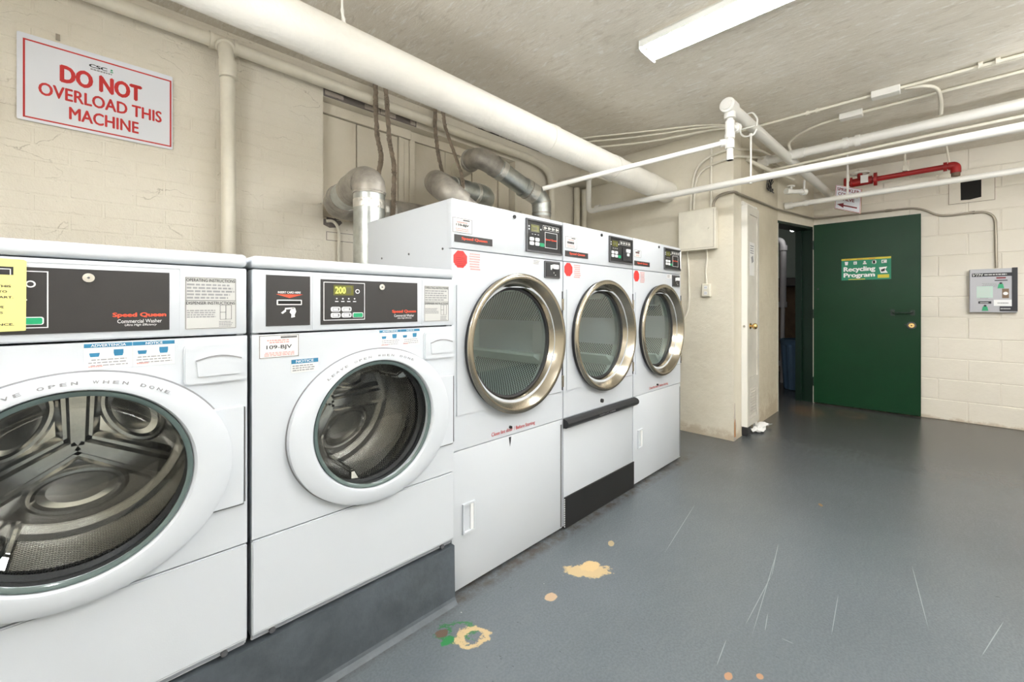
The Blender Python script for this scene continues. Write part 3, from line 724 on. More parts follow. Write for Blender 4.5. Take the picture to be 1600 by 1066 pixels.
# yellow note taped to the first washer
F = facY(YF-.0035)
bb = newbm(); n_ = 8
for i in range(n_+1):
    pass
prism(bb, [(-.215, 1.070), (-.092, 1.073), (-.090, 1.074), (-.089, 1.211), (-.093, 1.214), (-.215, 1.217)], F, 0, .0012)
note = thing('paper_note', 'yellow typed paper note taped over left washer control panel', 'note', (-.15, YF-.003, 1.07))
obj('sheet', bb, 'yellow_paper', note)
bb = newbm(); rect(bb, F, -.215, -.106, 1.183, 1.199, .0012, .0016); obj('cut_out', bb, 'charcoal', note)
bb = newbm(); rect(bb, F, -.2, -.109, 1.1935, 1.195, .0016, .002); rect(bb, F, -.1105, -.109, 1.183, 1.195, .0016, .002); obj('cut_out_edge', bb, 'white_print', note)
for (st_, a0, wd, zz) in (('W', -.137, .006, 1.1715), ('THIS', -.127, .018, 1.1615), ('DUE TO', -.142, .028, 1.151), ('A PART.', -.137, .031, 1.140), ('WE', -.128, .010, 1.121), ('D AS', -.137, .018, 1.110), ('PATIENCE.', -.150, .045, 1.087)):
    text(st_, F, a0, zz-.003, wd, .0045, 'ink', note, .02, .0017)

# plinth
bb = newbm(); prism(bb, [(YF-.018, 0), (YF-.012, .006), (YF-.004, .012), (YF-.0, .022), (YF+.004, .213), (YF+.8, .213), (YF+.8, 0)], lambda a, b_, h: Vector((h, a, b_)), XL+.01, .976)
tag(obj('machine_plinth', bb, 'plinth', None, (.0, YF+.3, 0)), 'low slate painted concrete plinth carrying the two washers', 'plinth')

# ------------------------------------------------------------------ dryers
YD = 1.311
def make_dryer(X0, label, idx):
    W = .684; X1 = X0+W; F = facY(YD)
    t = thing('tumble_dryer', label, 'dryer', (X0+W/2, YD+.34, 0), 'white tumble dryers in a row')
    g_ = lambda a: X0+a
    cx, cz = X0+.358, .955
    bb = newbm()
    for a in ((X0+.001, X0+.012), (X1-.012, X1-.001)): box(bb, a[0], a[1], YD+.018, 2.0, .012, 1.5225)
    box(bb, X0+.012, X1-.012, 1.985, 2.0, .012, 1.5225); box(bb, X0+.001, X1-.001, YD+.018, 2.0, 1.5225, 1.535)
    box(bb, X0+.03, X1-.03, YD+.03, 1.98, 0, .02)
    obj('cabinet', bb, 'enamel', t)
    wbox('top_panel', 'enamel', t, X0, X1, YD, YD+.03, 1.3435, 1.536, .003)
    bb = newbm(); plate_hole(bb, X0, X1, .556, 1.340, cx, cz, .268, .268, YD, YD+.018); obj('front_panel', bb, 'enamel', t)
    if idx != 1:
        lp = wbox('lint_door', 'enamel', t, X0, X1, YD, YD+.02, .012, .552, .003)
        hz0, hz1 = (.222, .340)
        bb = newbm(); frame(bb, F, g_(.050), g_(.112), hz0, hz1, .007, 0, .009)
        bmesh.ops.remove_doubles(bb, verts=bb.verts, dist=1e-6)
        obj('recessed_grip', bb, 'enamel_plastic', lp)
        bb = newbm(); prism(bb, [(g_(.090), hz0+.007), (g_(.105), hz0+.007), (g_(.105), hz1-.007), (g_(.090), hz1-.007)], F, 0, .006); obj('grip_lip', bb, 'white_print', lp)
        bb = newbm(); rect(bb, F, X1-.016, X1-.009, .02, .528, 0, .0012); obj('side_slot', bb, 'dark_frame', lp)
        text('Close lint door / Before Starting', F, g_(.205), .566, .272, .021, 'red', t, .012, .0012)
    else:
        lp = wbox('lower_panel', 'enamel', t, X0, X1, YD, YD+.02, .012, .552, .003)
        bb = newbm(); prism(bb, [(YD-.001, .506), (YD-.020, .508), (YD-.034, .520), (YD-.036, .534), (YD-.028, .546), (YD-.012, .552), (YD-.001, .553)], lambda a, b_, h: Vector((h, a, b_)), X0-.004, X1+.018)
        br_ = obj('lint_drawer_bar', bb, 'rubber', t, smooth=True, label='long black grip bar')
        text('CLEAN LINT SCREEN', lambda a, b_, h: Vector((a, YD-.0362-.0, b_)), g_(.27), .524, .16, .007, 'white_print', br_, .02)
        bb = newbm(); rect(bb, F, X0+.004, X1+.008, .001, .156, .0, .006); rect(bb, F, X0+.004, X1+.008, .1555, .158, .0, .008); obj('kick_plate', bb, 'black', t, label='black kick plate')
        bb = newbm()
        for k in range(13): rect(bb, F, X0-.002, X0+.003, .012+.0112*k, .019+.0112*k, .006, .008)
        obj('kick_plate_teeth', bb, 'white_print', t)
    bb = newbm(); cyl(bb, (g_(.34 if idx == 1 else .315), YD, .590), (g_(.34 if idx == 1 else .315), YD-.010, .590), .011 if idx == 1 else .006, 14); obj('lint_lock', bb, 'rubber', t, smooth=True)
    if idx == 0:
        bb = newbm(); prism(bb, [(g_(.308), .546), (g_(.322), .546), (g_(.320), .528), (g_(.315), .505), (g_(.311), .528)], F, .0005, .0012); obj('wear_mark', bb, 'ink', t)
    # door leaf with steel funnel ring
    dl = newbm(); plate_hole(dl, g_(.022), g_(.672), .693, 1.200, cx, cz, .26, .2505, YD-.005, YD)
    door = obj('door', dl, 'enamel', t)
    bb = newbm(); rect(bb, F, X1-.0105, X1-.0065, .70, 1.19, 0, .010); obj('hinge_gap', bb, 'dark_frame', door)
    for z_ in (1.125, .745):
        bb = newbm(); cyl(bb, (X1-.008, YD-.008, z_-.028), (X1-.008, YD-.008, z_+.028), .006, 10); obj('hinge', bb, 'steel', door, smooth=True)
    bb = newbm(); rect(bb, F, g_(.45), g_(.672), .6905, .6928, 0, .003); obj('door_gap', bb, 'dark_frame', door)
    bb = newbm(); loops(bb, cx, cz, [(.296, .296, YD-.004), (.300, .300, YD-.008), (.300, .300, YD-.022), (.296, .296, YD-.026)], 96); obj('ring_gasket', bb, 'rubber', door, smooth=True)
    bb = newbm(); loops(bb, cx, cz, [(.298, .298, YD-.024), (.305, .305, YD-.028), (.306, .306, YD-.034), (.302, .302, YD-.040), (.294, .294, YD-.043), (.284, .284, YD-.041), (.270, .270, YD-.022), (.258, .258, YD+.002), (.2455, .2455, YD+.030)], 120); obj('steel_ring', bb, 'steel', door, smooth=True)
    bb = newbm(); loops(bb, cx, cz, [(.247, .247, YD+.026), (.243, .243, YD+.020), (.236, .236, YD+.022), (.234, .234, YD+.030)], 96); obj('window_seal', bb, 'rubber', door, smooth=True)
    bb = newbm(); loops(bb, cx, cz, [(.239, .239, YD+.028), (.12, .12, YD+.0275), (.003, .003, YD+.027)], 72, cap_end=True); obj('window_glass', bb, 'glass_dryer', door, smooth=True)
    # tumbler
    bb = newbm(); loops(bb, cx, cz, [(.262, .262, YD+.019), (.262, .262, YD+.06), (.33, .33, YD+.065)], 72); obj('tumbler_mouth', bb, 'dark_frame', t, smooth=True)
    bb = newbm(); loops(bb, cx, cz, [(.325, .325, YD+.075), (.325, .325, YD+.13)], 96); dm = obj('tumbler', bb, 'dryer_steel', t, smooth=True)
    bb = newbm(); loops(bb, cx, cz, [(.325, .325, YD+.13), (.325, .325, YD+.62)], 96); obj('tumbler_mesh', bb, 'perf_dryer', dm, smooth=True)
    bb = newbm(); loops(bb, cx, cz, [(.325, .325, YD+.62), (.22, .22, YD+.625), (.05, .05, YD+.625)], 72, planar=True, cap_end=True); obj('tumbler_back', bb, 'dryer_steel' if idx == 0 else 'perf_dryer', dm, smooth=True)
    for k in range(4):
        th = -.35-.25*idx+k*PI/2
        def Q(r, dt, y): return Vector((cx+r*math.cos(th)-dt*math.sin(th), y, cz+r*math.sin(th)+dt*math.cos(th)))
        bb = newbm()
        A = [bb.verts.new(Q(.325, -.03, YD+.09)), bb.verts.new(Q(.325, .03, YD+.09)), bb.verts.new(Q(.25, .006, YD+.11)), bb.verts.new(Q(.25, -.006, YD+.11))]
        B = [bb.verts.new(Q(.325, -.03, YD+.615)), bb.verts.new(Q(.325, .03, YD+.615)), bb.verts.new(Q(.25, .006, YD+.60)), bb.verts.new(Q(.25, -.006, YD+.60))]
        bb.faces.new(A); bb.faces.new(B[::-1])
        for q in range(4): bb.faces.new((A[q], A[(q+1) % 4], B[(q+1) % 4], B[q]))
        obj('tumbler_rib', bb, 'dryer_steel', dm)
    # graphics
    bb = newbm(); rect(bb, F, g_(.012), g_(.210), 1.3685, 1.3975, 0, .002); nb = obj('name_badge', bb, 'charcoal', t)
    text('Speed Queen', F, g_(.046), 1.377, .135, .014, 'orange', nb, .045, .0026)
    a0, a1, z0, z1 = ((.004, .100, 1.406, 1.463), (.014, .110, 1.411, 1.470), (.012, .095, 1.420, 1.465))[idx]
    bb = newbm(); rect(bb, F, g_(a0), g_(a1), z0, z1, 0, .0008); ms = obj('machine_number', bb, 'paper', t)
    bb = newbm(); frame(bb, F, g_(a0), g_(a1), z0, z1, .0012, .0008, .0014); obj('number_outline', bb, 'ink', ms)
    if idx == 0: text('110-BJV', F, g_(a0+.016), z0+(z1-z0)*.40, .064, .0125, 'ink', ms, .03)
    else:
        bb = newbm(); fine(bb, F, g_(a0+.016), g_(a1-.016), z0+.020, z0+.036, 1, fill=.7); obj('fine_print', bb, 'ink', ms)
    bb = newbm(); fine(bb, F, g_(a0+.012), g_(a1-.012), z0+.005, z0+.019, 2, center=True); fine(bb, F, g_(a0+.02), g_(a1-.02), z1-.021, z1-.011, 1, center=True); obj('fine_print', bb, 'pink_ink', ms)
    bb = newbm(); rect(bb, F, g_(a1-.045), g_(a1-.012), z1-.0085, z1-.0045, .0008, .0014); obj('barcode', bb, 'ink', ms)
    bb = newbm(); cyl(bb, (g_(.342), YD, 1.512), (g_(.342), YD-.004, 1.512), .0085, 16); obj('lock', bb, 'rubber', t, smooth=True)
    bb = newbm(); frame(bb, F, g_(.414), g_(.676), 1.3675, 1.518, .007, 0, .009); df = obj('display_frame', bb, 'dark_frame', t)
    bb = newbm(); rect(bb, F, g_(.421), g_(.669), 1.3745, 1.511, 0, .004); dp = obj('control_display', bb, 'black', t)
    bb = newbm(); rect(bb, F, g_(.452), g_(.499), 1.465, 1.490, .004, .005); frame(bb, F, g_(.447), g_(.504), 1.461, 1.494, .0022, .004, .0056); obj('digit_window', bb, ['lcd'], dp)
    bb = newbm(); rect(bb, F, g_(.457), g_(.490), 1.470, 1.485, .005, .0056); obj('display_digits', bb, 'digits_dim', dp)
    bb = newbm(); disc(bb, F, g_(.434), 1.484, .004, .004, .0048, 8); disc(bb, F, g_(.434), 1.471, .004, .004, .0048, 8); disc(bb, F, g_(.516), 1.477, .004, .004, .0048, 10)
    for k in range(3): rect(bb, F, g_(.452+.02*k), g_(.462+.02*k), 1.449, 1.451, .004, .0048)
    obj('panel_symbols', bb, 'white_print', dp)
    bb = newbm(); frame(bb, F, g_(.530), g_(.648), 1.478, 1.500, .0015, .004, .0046)
    for k in range(4): disc(bb, F, g_(.545+.029*k), 1.489, .007, .004, .0048, 10); rect(bb, F, g_(.549+.029*k), g_(.560+.029*k), 1.486, 1.492, .004, .0046)
    obj('panel_symbols', bb, 'label_grey', dp)
    for (p0, z_) in ((.437, 1.419), (.475, 1.419), (.437, 1.399), (.475, 1.399)):
        bb = newbm(); rect(bb, F, g_(p0), g_(p0+.029), z_, z_+.016, .004, .0066, .005); obj('key', bb, 'white_print', dp)
    bb = newbm(); rect(bb, F, g_(.508), g_(.538), 1.397, 1.414, .004, .0066, .004); obj('start_key', bb, 'green_key', dp, label='green start key')
    if idx != 1:
        bb = newbm(); frame(bb, F, g_(.545), g_(.636), 1.395, 1.470, .002, .004, .0052); obj('badge_outline', bb, 'white_print', dp)
        text('Speed Queen', F, g_(.548), 1.428, .084, .012, 'orange', dp, .03, .0052)
    else:
        bb = newbm(); rect(bb, F, g_(.555), g_(.655), 1.385, 1.462, .004, .010); cr_ = obj('card_reader', bb, 'rubber', dp)
        bb = newbm(); rect(bb, F, g_(.590), g_(.632), 1.435, 1.456, .010, .016, .004); rect(bb, F, g_(.60), g_(.625), 1.415, 1.432, .010, .013, .003); obj('card_mouth', bb, 'white_print', cr_)
    if idx == 2:
        bb = newbm(); prism(bb, [(g_(.648), 1.50), (g_(.672), 1.515), (g_(.668), 1.38), (g_(.660), 1.39)], F, .009, .0115); obj('white_strip', bb, 'white_print', dp)
    # stop sticker
    bb = newbm(); oc = (g_(.042 if idx == 0 else .040), 1.3025); r_ = .036
    prism(bb, [(oc[0]+r_*math.cos(PI/8+k*PI/4), oc[1]+r_*math.sin(PI/8+k*PI/4)) for k in range(8)], F, 0, .001); so = obj('stop_sticker', bb, 'red_bright', t, label='red octagon sticker')
    if idx == 0:
        text('STOP', F, oc[0], oc[1]+.014, .036, .011, 'maroon', so, .0, .0014, 'C')
        bb = newbm(); fine(bb, F, oc[0]-.028, oc[0]+.028, oc[1]-.026, oc[1]+.010, 5, center=True, fill=.35); obj('fine_print', bb, 'maroon', so)
    bb = newbm(); fine(bb, F, g_(.086), g_(.145), 1.262, 1.333, 7, .0006, center=True, fill=.55); obj('warning_print', bb, 'pink_ink', t, label='red warning print')
    if idx != 1:
        bb = newbm(); rect(bb, F, g_(.543), g_(.658), 1.252, 1.334, 0, .006, .004); cr_ = obj('card_reader', bb, 'dark_frame', t)
        bb = newbm(); rect(bb, F, g_(.552), g_(.652), 1.259, 1.327, .006, .008, .003); obj('reader_face', bb, 'rubber', cr_)
        bb = newbm(); rect(bb, F, g_(.592), g_(.634), 1.296, 1.318, .008, .018, .005); rect(bb, F, g_(.582), g_(.590), 1.292, 1.315, .008, .011); obj('card_mouth', bb, 'white_print', cr_)
        bb = newbm(); rect(bb, F, g_(.605), g_(.608), 1.275, 1.283, .008, .0095); rect(bb, F, g_(.615), g_(.621), 1.266, 1.270, .008, .0095); obj('reader_lamp', bb, 'label_grey', cr_)
        bb = newbm(); rect(bb, F, g_(.462), g_(.536), 1.308, 1.336, 0, .0008); st_ = obj('price_sticker', bb, 'paper', t)
        bb = newbm(); fine(bb, F, g_(.468), g_(.51), 1.312, 1.332, 3); obj('fine_print', bb, 'grey_ink', st_)
    # side screws
    if idx == 0:
        for (yy, zz) in ((1.37, 1.345), (1.62, 1.345), (1.86, 1.345), (1.42, 1.17)):
            bb = newbm(); cyl(bb, (X0+.001, yy, zz), (X0-.001, yy, zz), .005, 8); obj('side_screw', bb, 'dark_frame', t)
    return t
make_dryer(.983, 'white dryer next to the washers, fitted with two square panels and lint door text', 0)
make_dryer(1.675, 'middle white dryer with black grip bar and black kick plate', 1)
make_dryer(2.367, 'farthest white dryer, beside the cream plaster wall', 2)

# ================================================================== DUCTS
def pipe_thing(name, label, cat, pts, r, m, bend=.08, n=16, group=None, fittings=(), fm=None, fname='coupling', seg=6, rj=0):
    P = [Vector(p) for p in pts]; t = thing(name, label, cat, P[0], group)
    bb = newbm(); tube(bb, P, r, n, bend, seg=seg, rj=rj); obj('tube' if name != 'exhaust_duct' else 'duct_run', bb, m, t, smooth=True)
    for (a, b_, rr_) in fittings:
        bb = newbm(); cyl(bb, a, b_, rr_, n); obj(fname, bb, fm or m, t, smooth=True)
    return t
t = pipe_thing('exhaust_duct', 'shiny upright galvanised vent duct with elbow behind washer with card slot', 'duct',
    [(1.046, 2.115, .35), (1.046, 2.115, 1.72)], .080, 'galv', 0, 32)
bb = newbm(); tube(bb, [(1.046, 2.115, 1.705), (1.046, 2.115, 1.77), (1.046, 2.20, 1.79), (1.046, 2.34, 1.76)], .084, 28, .07, seg=3); obj('elbow', bb, 'galv_dusty', t, smooth=True)
bb = newbm(); tube(bb, [(1.046, 2.30, 1.765), (1.046, 2.47, 1.745)], .078, 28); obj('duct_run', bb, 'galv', t, smooth=True)
bb = newbm(); tube(bb, [(1.046, 2.43, 1.75), (1.05, 2.56, 1.73), (1.18, 2.575, 1.73)], .083, 28, .12, seg=4); obj('elbow', bb, 'galv_dusty', t, smooth=True)
bb = newbm(); tube(bb, [(1.15, 2.575, 1.735), (2.05, 2.57, 1.77)], .078, 28); obj('duct_run', bb, 'galv_dusty', t, smooth=True)
bb = newbm(); tube(bb, [(1.046, 2.115, 1.63), (1.046, 2.115, 1.675)], .0815, 32); obj('foil_tape', bb, 'foil', t, smooth=True)
bb = newbm(); tube(bb, [(1.35, 2.575, 1.742), (1.43, 2.575, 1.745)], .080, 28); obj('foil_tape', bb, 'foil', t, smooth=True)

for (a, c_) in (((1.046, 2.115, 1.715), (1.046, 2.115, 1.723)), ((1.046, 2.15, 1.772), (1.046, 2.157, 1.776)), ((1.046, 2.30, 1.768), (1.046, 2.308, 1.767)), ((1.046, 2.47, 1.745), (1.046, 2.478, 1.744)), ((1.16, 2.575, 1.73), (1.168, 2.575, 1.73))):
    bb = newbm(); cyl(bb, a, c_, .0865, 28); obj('seam_band', bb, 'galv_dusty', t, smooth=True)
t = pipe_thing('exhaust_duct', 'dusty grey vent duct bent like a hook above the first dryer', 'duct',
    [(1.98, 2.09, 1.55), (1.80, 2.10, 1.68), (1.58, 2.13, 1.80)], .075, 'galv_dusty', .06, 28)
bb = newbm(); tube(bb, [(1.66, 2.11, 1.76), (1.56, 2.13, 1.83), (1.60, 2.33, 1.94), (1.76, 2.42, 1.955)], .080, 28, .14, seg=4); obj('elbow', bb, 'galv_dusty', t, smooth=True)
bb = newbm(); tube(bb, [(1.70, 2.41, 1.955), (2.10, 2.45, 1.965)], .074, 28); obj('duct_run', bb, 'galv', t, smooth=True)
bb = newbm(); tube(bb, [(2.06, 2.445, 1.962), (2.17, 2.46, 1.965), (2.22, 2.55, 1.93), (2.22, 2.70, 1.92)], .079, 28, .06, seg=3); obj('elbow', bb, 'galv', t, smooth=True)
bb = newbm(); tube(bb, [(1.82, 2.42, 1.957), (1.87, 2.426, 1.958)], .079, 28); obj('foil_tape', bb, 'foil', t, smooth=True)
bb = newbm(); tube(bb, [(2.03, 2.445, 1.962), (2.06, 2.448, 1.962)], .080, 28); obj('seam_band', bb, 'foil', t, smooth=True)

t = pipe_thing('exhaust_duct', 'long slanting vent duct rising from the middle dryer to the wall', 'duct',
    [(2.565, 2.23, 1.45), (2.565, 2.23, 1.86)], .070, 'galv_dusty', 0, 28)
bb = newbm(); tube(bb, [(2.565, 2.23, 1.83), (2.565, 2.23, 1.965), (2.47, 2.24, 2.01), (2.36, 2.25, 2.035)], .075, 28, .09, seg=3); obj('elbow', bb, 'galv', t, smooth=True)
bb = newbm(); tube(bb, [(2.40, 2.245, 2.025), (2.09, 2.285, 2.145)], .070, 28); obj('duct_run', bb, 'galv', t, smooth=True)
bb = newbm(); tube(bb, [(2.13, 2.28, 2.13), (2.0, 2.30, 2.18), (2.00, 2.40, 2.20), (2.05, 2.50, 2.21)], .075, 28, .07, seg=3); obj('elbow', bb, 'galv_dusty', t, smooth=True)
bb = newbm(); tube(bb, [(2.04, 2.46, 2.208), (2.153, 2.77, 2.232)], .071, 28); obj('duct_run', bb, 'pipe', t, smooth=True, label='cream painted stub')
bb = newbm(); tube(bb, [(2.49, 2.238, 2.00), (2.38, 2.25, 2.035)], .0765, 28); obj('foil_tape', bb, 'foil', t, smooth=True)
bb = newbm(); tube(bb, [(2.14, 2.278, 2.128), (2.18, 2.273, 2.112)], .0755, 28); obj('foil_tape', bb, 'foil', t, smooth=True)

# straps
def strap(label, pts):
    bb = newbm(); P = smooth_path(pts, .05, 5)
    Q = []
    for i in range(len(P)-1):
        for k in range(6): Q.append(P[i].lerp(P[i+1], k/6)+Vector((random.uniform(-.003, .003), 0, 0)))
    Q.append(P[-1]); tube(bb, Q, .02, 8, 0, flat=(.005, .017), rj=.14)
    tag(obj('hanging_strap', bb, 'strap', None, P[0], smooth=True), label, 'strap', 'dusty straps holding up the ducts')
for (a, c_) in (((2.565, 2.23, 1.85), (2.565, 2.23, 1.858)), ((2.565, 2.23, 1.93), (2.563, 2.231, 1.938)), ((2.42, 2.245, 2.02), (2.412, 2.246, 2.023)), ((2.10, 2.284, 2.142), (2.092, 2.285, 2.145)), ((2.01, 2.44, 2.205), (2.013, 2.447, 2.206))):
    bb = newbm(); cyl(bb, a, c_, .078, 28); obj('seam_band', bb, 'galv_dusty', t, smooth=True)
strap('leftmost dusty brown strap, hanging behind the wall pipe', [(1.33, 2.60, 2.598), (1.33, 2.60, 2.44), (1.33, 2.58, 2.22), (1.36, 2.57, 2.1), (1.315, 2.57, 1.90), (1.31, 2.57, 1.81)])
strap('brown strap looped over the wall pipe, left of the two straps in front', [(1.37, 2.55, 2.598), (1.385, 2.55, 2.45), (1.385, 2.52, 2.2), (1.41, 2.50, 2.03), (1.395, 2.483, 1.84), (1.395, 2.487, 1.70), (1.395, 2.55, 1.648), (1.395, 2.61, 1.66)])
strap('thin brown strap behind the pipe above the hook shaped duct', [(1.80, 2.60, 2.598), (1.80, 2.60, 2.40), (1.81, 2.57, 2.2), (1.78, 2.48, 2.055)])
strap('pale brown strap slanting down around the hook shaped duct', [(1.83, 2.55, 2.598), (1.845, 2.55, 2.45), (1.86, 2.44, 2.20), (1.845, 2.335, 2.02), (1.85, 2.335, 1.93), (1.85, 2.38, 1.87)])

# ================================================================== PIPES
def Bg(s): return (3.74-s*(3.74+1.5), 1.726+.0385*s*5.24, 2.150+.037*s*5.24)
t = thing('insulated_main_pipe', 'thick white wrapped pipe running under the ceiling along the washer wall', 'pipe', Bg(0))
bb = newbm(); P = [Vector(Bg(k/60)) for k in range(61)]; tube(bb, P, .093, 36, 0, rj=.006); obj('tube', bb, 'wrap', t, smooth=True)
for s in (.055, .16, .30): 
    bb = newbm(); tube(bb, [Bg(s), Bg(s+.006), Bg(s+.012)], .096, 36, 0, rj=.01); obj('wrap_seam', bb, 'wrap', t, smooth=True)
bb = newbm(); tube(bb, [(.78, 1.84, H), (.785, 1.84, 2.40), (.80, 1.835, 2.335)], .007, 8, .03, rj=.3); obj('hanger_rod', bb, 'pipe_white', t, smooth=True)

t = pipe_thing('long_wall_side_pipe', 'long cream pipe hugging the top of the washer wall', 'pipe',
    [(XL+.02, 2.645, 2.50), (.495, 2.645, 2.495), (1.95, 2.645, 2.48), (2.95, 2.645, 2.475), (3.17, 2.645, 2.42), (3.20, 2.645, 2.2), (3.20, 2.645, .1)], .033, 'pipe', .16, 18,
    fittings=[((.44, 2.645, 2.495), (.55, 2.645, 2.495), .038)])
bb = newbm(); tube(bb, [(.495, 2.645, 2.495), (.497, 2.60, 2.455), (.505, 2.585, 2.36)], .035, 16, .05); obj('tee_branch', bb, 'pipe', t, smooth=True)
for (a, c_) in (((.435, 2.645, 2.495), (.450, 2.645, 2.495)), ((.540, 2.645, 2.495), (.556, 2.645, 2.495)), ((.497, 2.615, 2.468), (.498, 2.603, 2.458))):
    bb = newbm(); cyl(bb, a, c_, .043, 18); obj('collar', bb, 'pipe', t, smooth=True)
bb = newbm(); cyl(bb, (.503, 2.587, 2.385), (.508, 2.587, 2.30), .040, 18); obj('coupling', bb, 'pipe', t, smooth=True)
pipe_thing('drop_pipe', 'vertical cream pipe coming down behind the washers beside the red lettered sign', 'pipe', [(.506, 2.60, 2.33), (.512, 2.61, 1.9), (.520, 2.62, .1)], .033, 'pipe', 0, 18)

# pipe A: capped large pipe with tee stack
t = pipe_thing('capped_sprinkler_pipe', 'white pipe with round cap end pointing at the dryers', 'pipe', [(3.15, 1.005, 2.50), (5.84, .83, 2.36)], .038, 'pipe_white', 0, 20,
    fittings=[((3.10, 1.008, 2.503), (3.19, 1.003, 2.498), .050), ((3.085, 1.009, 2.503), (3.10, 1.008, 2.503), .035)], fname='cap')
bb = newbm()
cyl(bb, (3.15, 1.005, 2.50), (3.15, 1.005, 2.10+.03), .021, 16); cyl(bb, (3.15, 1.005, 2.46), (3.15, 1.005, 2.42), .037, 16); cyl(bb, (3.15, 1.005, 2.40), (3.15, 1.005, 2.28), .030, 16); cyl(bb, (3.15, 1.005, 2.37), (3.22, .985, 2.37), .022, 14)
cyl(bb, (3.15, 1.005, 2.31), (3.15, 1.005, 2.285), .034, 16); cyl(bb, (3.15, 1.005, 2.27), (3.15, 1.005, 2.21), .030, 16); cyl(bb, (3.15, 1.005, 2.13), (3.15, 1.005, 2.17), .023, 16)
obj('tee_stack', bb, 'pipe_white', t, smooth=True)
bb = newbm(); cyl(bb, (3.21, .99, 2.37), (3.235, .982, 2.37), .034, 14); obj('plug', bb, 'pipe_white', t, smooth=True)
pipe_thing('branch_pipe', 'thin white pipe from the tee stack across to the washer wall', 'pipe', [(3.15, 1.03, 2.262), (2.29, 1.98, 1.954)], .017, 'pipe_white', .1, 14,
    fittings=[((3.15, 1.03, 2.262), (3.127, 1.063, 2.254), .026)])
# pipe B
pipe_thing('sprinkler_pipe', 'long white pipe crossing the room low above the electrical cabinet', 'pipe', [(3.43, 2.375, 2.36), (3.43, 2.375, 2.025), (3.42, 2.25, 2.032), (3.42, 0, 2.045), (3.42, YR+.01, 2.065)], .025, 'pipe_white', .06, 18,
    fittings=[((3.43, 2.375, 2.36), (3.43, 2.375, 2.33), .032), ((3.425, 2.29, 2.042), (3.425, 2.24, 2.045), .031)])
# hanger from A to B
t = thing('pipe_hanger', 'white clevis hanger and rod linking capped pipe to crossing pipe', 'hanger', (3.42, .975, 2.3))
bb = newbm(); tube(bb, [(3.42, .91, 2.42), (3.42, .904, 2.47), (3.42, .93, 2.52), (3.42, .948, 2.53), (3.42, 1.0, 2.52), (3.42, 1.02, 2.47), (3.42, 1.02, 2.40), (3.42, .995, 2.365), (3.42, .948, 2.36), (3.42, .925, 2.365), (3.42, .91, 2.40)], .006, 8, .02); obj('clevis', bb, 'pipe_white', t, smooth=True)
bb = newbm(); cyl(bb, (3.42, .92, 2.425), (3.42, 1.024, 2.425), .005, 8); obj('cross_bolt', bb, 'pipe_white', t)
bb = newbm(); cyl(bb, (3.42, .948, 2.37), (3.42, .948, 2.01), .0065, 8); cyl(bb, (3.42, .948, 2.025), (3.42, .948, 2.01), .013, 8, .010); cyl(bb, (3.42, .948, 2.375), (3.42, .948, 2.355), .013, 8); obj('rod', bb, 'pipe_white', t)
# pipe C
pipe_thing('low_crossing_pipe', 'white pipe crossing above the green door from the passage wall', 'pipe', [(5.25, 1.12, 2.175), (5.25, 0, 2.19), (5.25, YR+.01, 2.22)], .026, 'pipe_white', 0, 18,
    fittings=[((5.25, 1.125, 2.175), (5.25, 1.06, 2.176), .036), ((5.25, .95, 2.176), (5.25, .92, 2.176), .031)])
bb = newbm(); cyl(bb, (5.25, .60, 2.19), (5.25, .60, H), .009, 8); tag(obj('hanger_rod', bb, 'pipe_white', None, (5.25, .6, 2.2)), 'white vertical rod in front of the tilted valve sign', 'rod')
# pipe D and thin companions
pipe_thing('ceiling_main_pipe', 'broad white pipe below the ceiling with a coupling, right of the capped pipe', 'pipe', [(4.41, 1.16, 2.45), (4.41, 0, 2.465), (4.41, YR+.01, 2.49)], .037, 'pipe_white', 0, 20,
    fittings=[((4.41, 1.155, 2.45), (4.41, 1.08, 2.45), .048), ((4.41, .535, 2.458), (4.41, .50, 2.458), .046), ((4.41, .455, 2.458), (4.41, .42, 2.458), .046), ((4.41, .94, 2.452), (4.41, .80, 2.454), .043)])
pipe_thing('thin_ceiling_pipe', 'upper of two thin pipes below the broad ceiling pipe', 'pipe', [(4.52, 1.14, 2.385), (4.50, 0, 2.408), (4.50, YR+.01, 2.43)], .012, 'pipe', 0, 12)
pipe_thing('thin_ceiling_pipe', 'lower of two thin pipes below the broad ceiling pipe', 'pipe', [(4.62, 1.14, 2.35), (4.55, .6, 2.36), (4.60, 0, 2.375), (4.58, YR+.01, 2.38)], .011, 'pipe', .1, 12)
pipe_thing('short_pipe_stub', 'short cream pipe stub beside the passage wall top', 'pipe', [(4.05, 1.165, 2.40), (4.30, 1.10, 2.37), (4.9, .98, 2.36)], .017, 'pipe', .1, 12)
# valve cluster at passage wall (small brass-like fittings painted white)
t = thing('drain_valve', 'small painted valve and fitting cluster under the capped pipe', 'valve', (4.9, .99, 2.25))
bb = newbm(); cyl(bb, (4.86, 1.02, 2.24), (5.02, .93, 2.25), .022, 12); cyl(bb, (4.90, 1.0, 2.24), (4.90, 1.0, 2.29), .012, 10); cyl(bb, (4.90, 1.0, 2.29), (4.90, 1.0, 2.30), .035, 14); obj('valve_body', bb, 'pipe_white', t, smooth=True)
bb = newbm(); cyl(bb, (5.02, .935, 2.25), (5.06, .91, 2.25), .032, 12); obj('union_nut', bb, 'pipe_white', t, smooth=True)
bb = newbm(); cyl(bb, (4.84, 1.03, 2.24), (4.87, 1.01, 2.24), .030, 12); obj('union_nut', bb, 'pipe_white', t, smooth=True)
bb = newbm(); cyl(bb, (5.06, .92, 2.25), (5.06, .92, 2.37), .010, 10); obj('riser', bb, 'pipe_white', t, smooth=True)
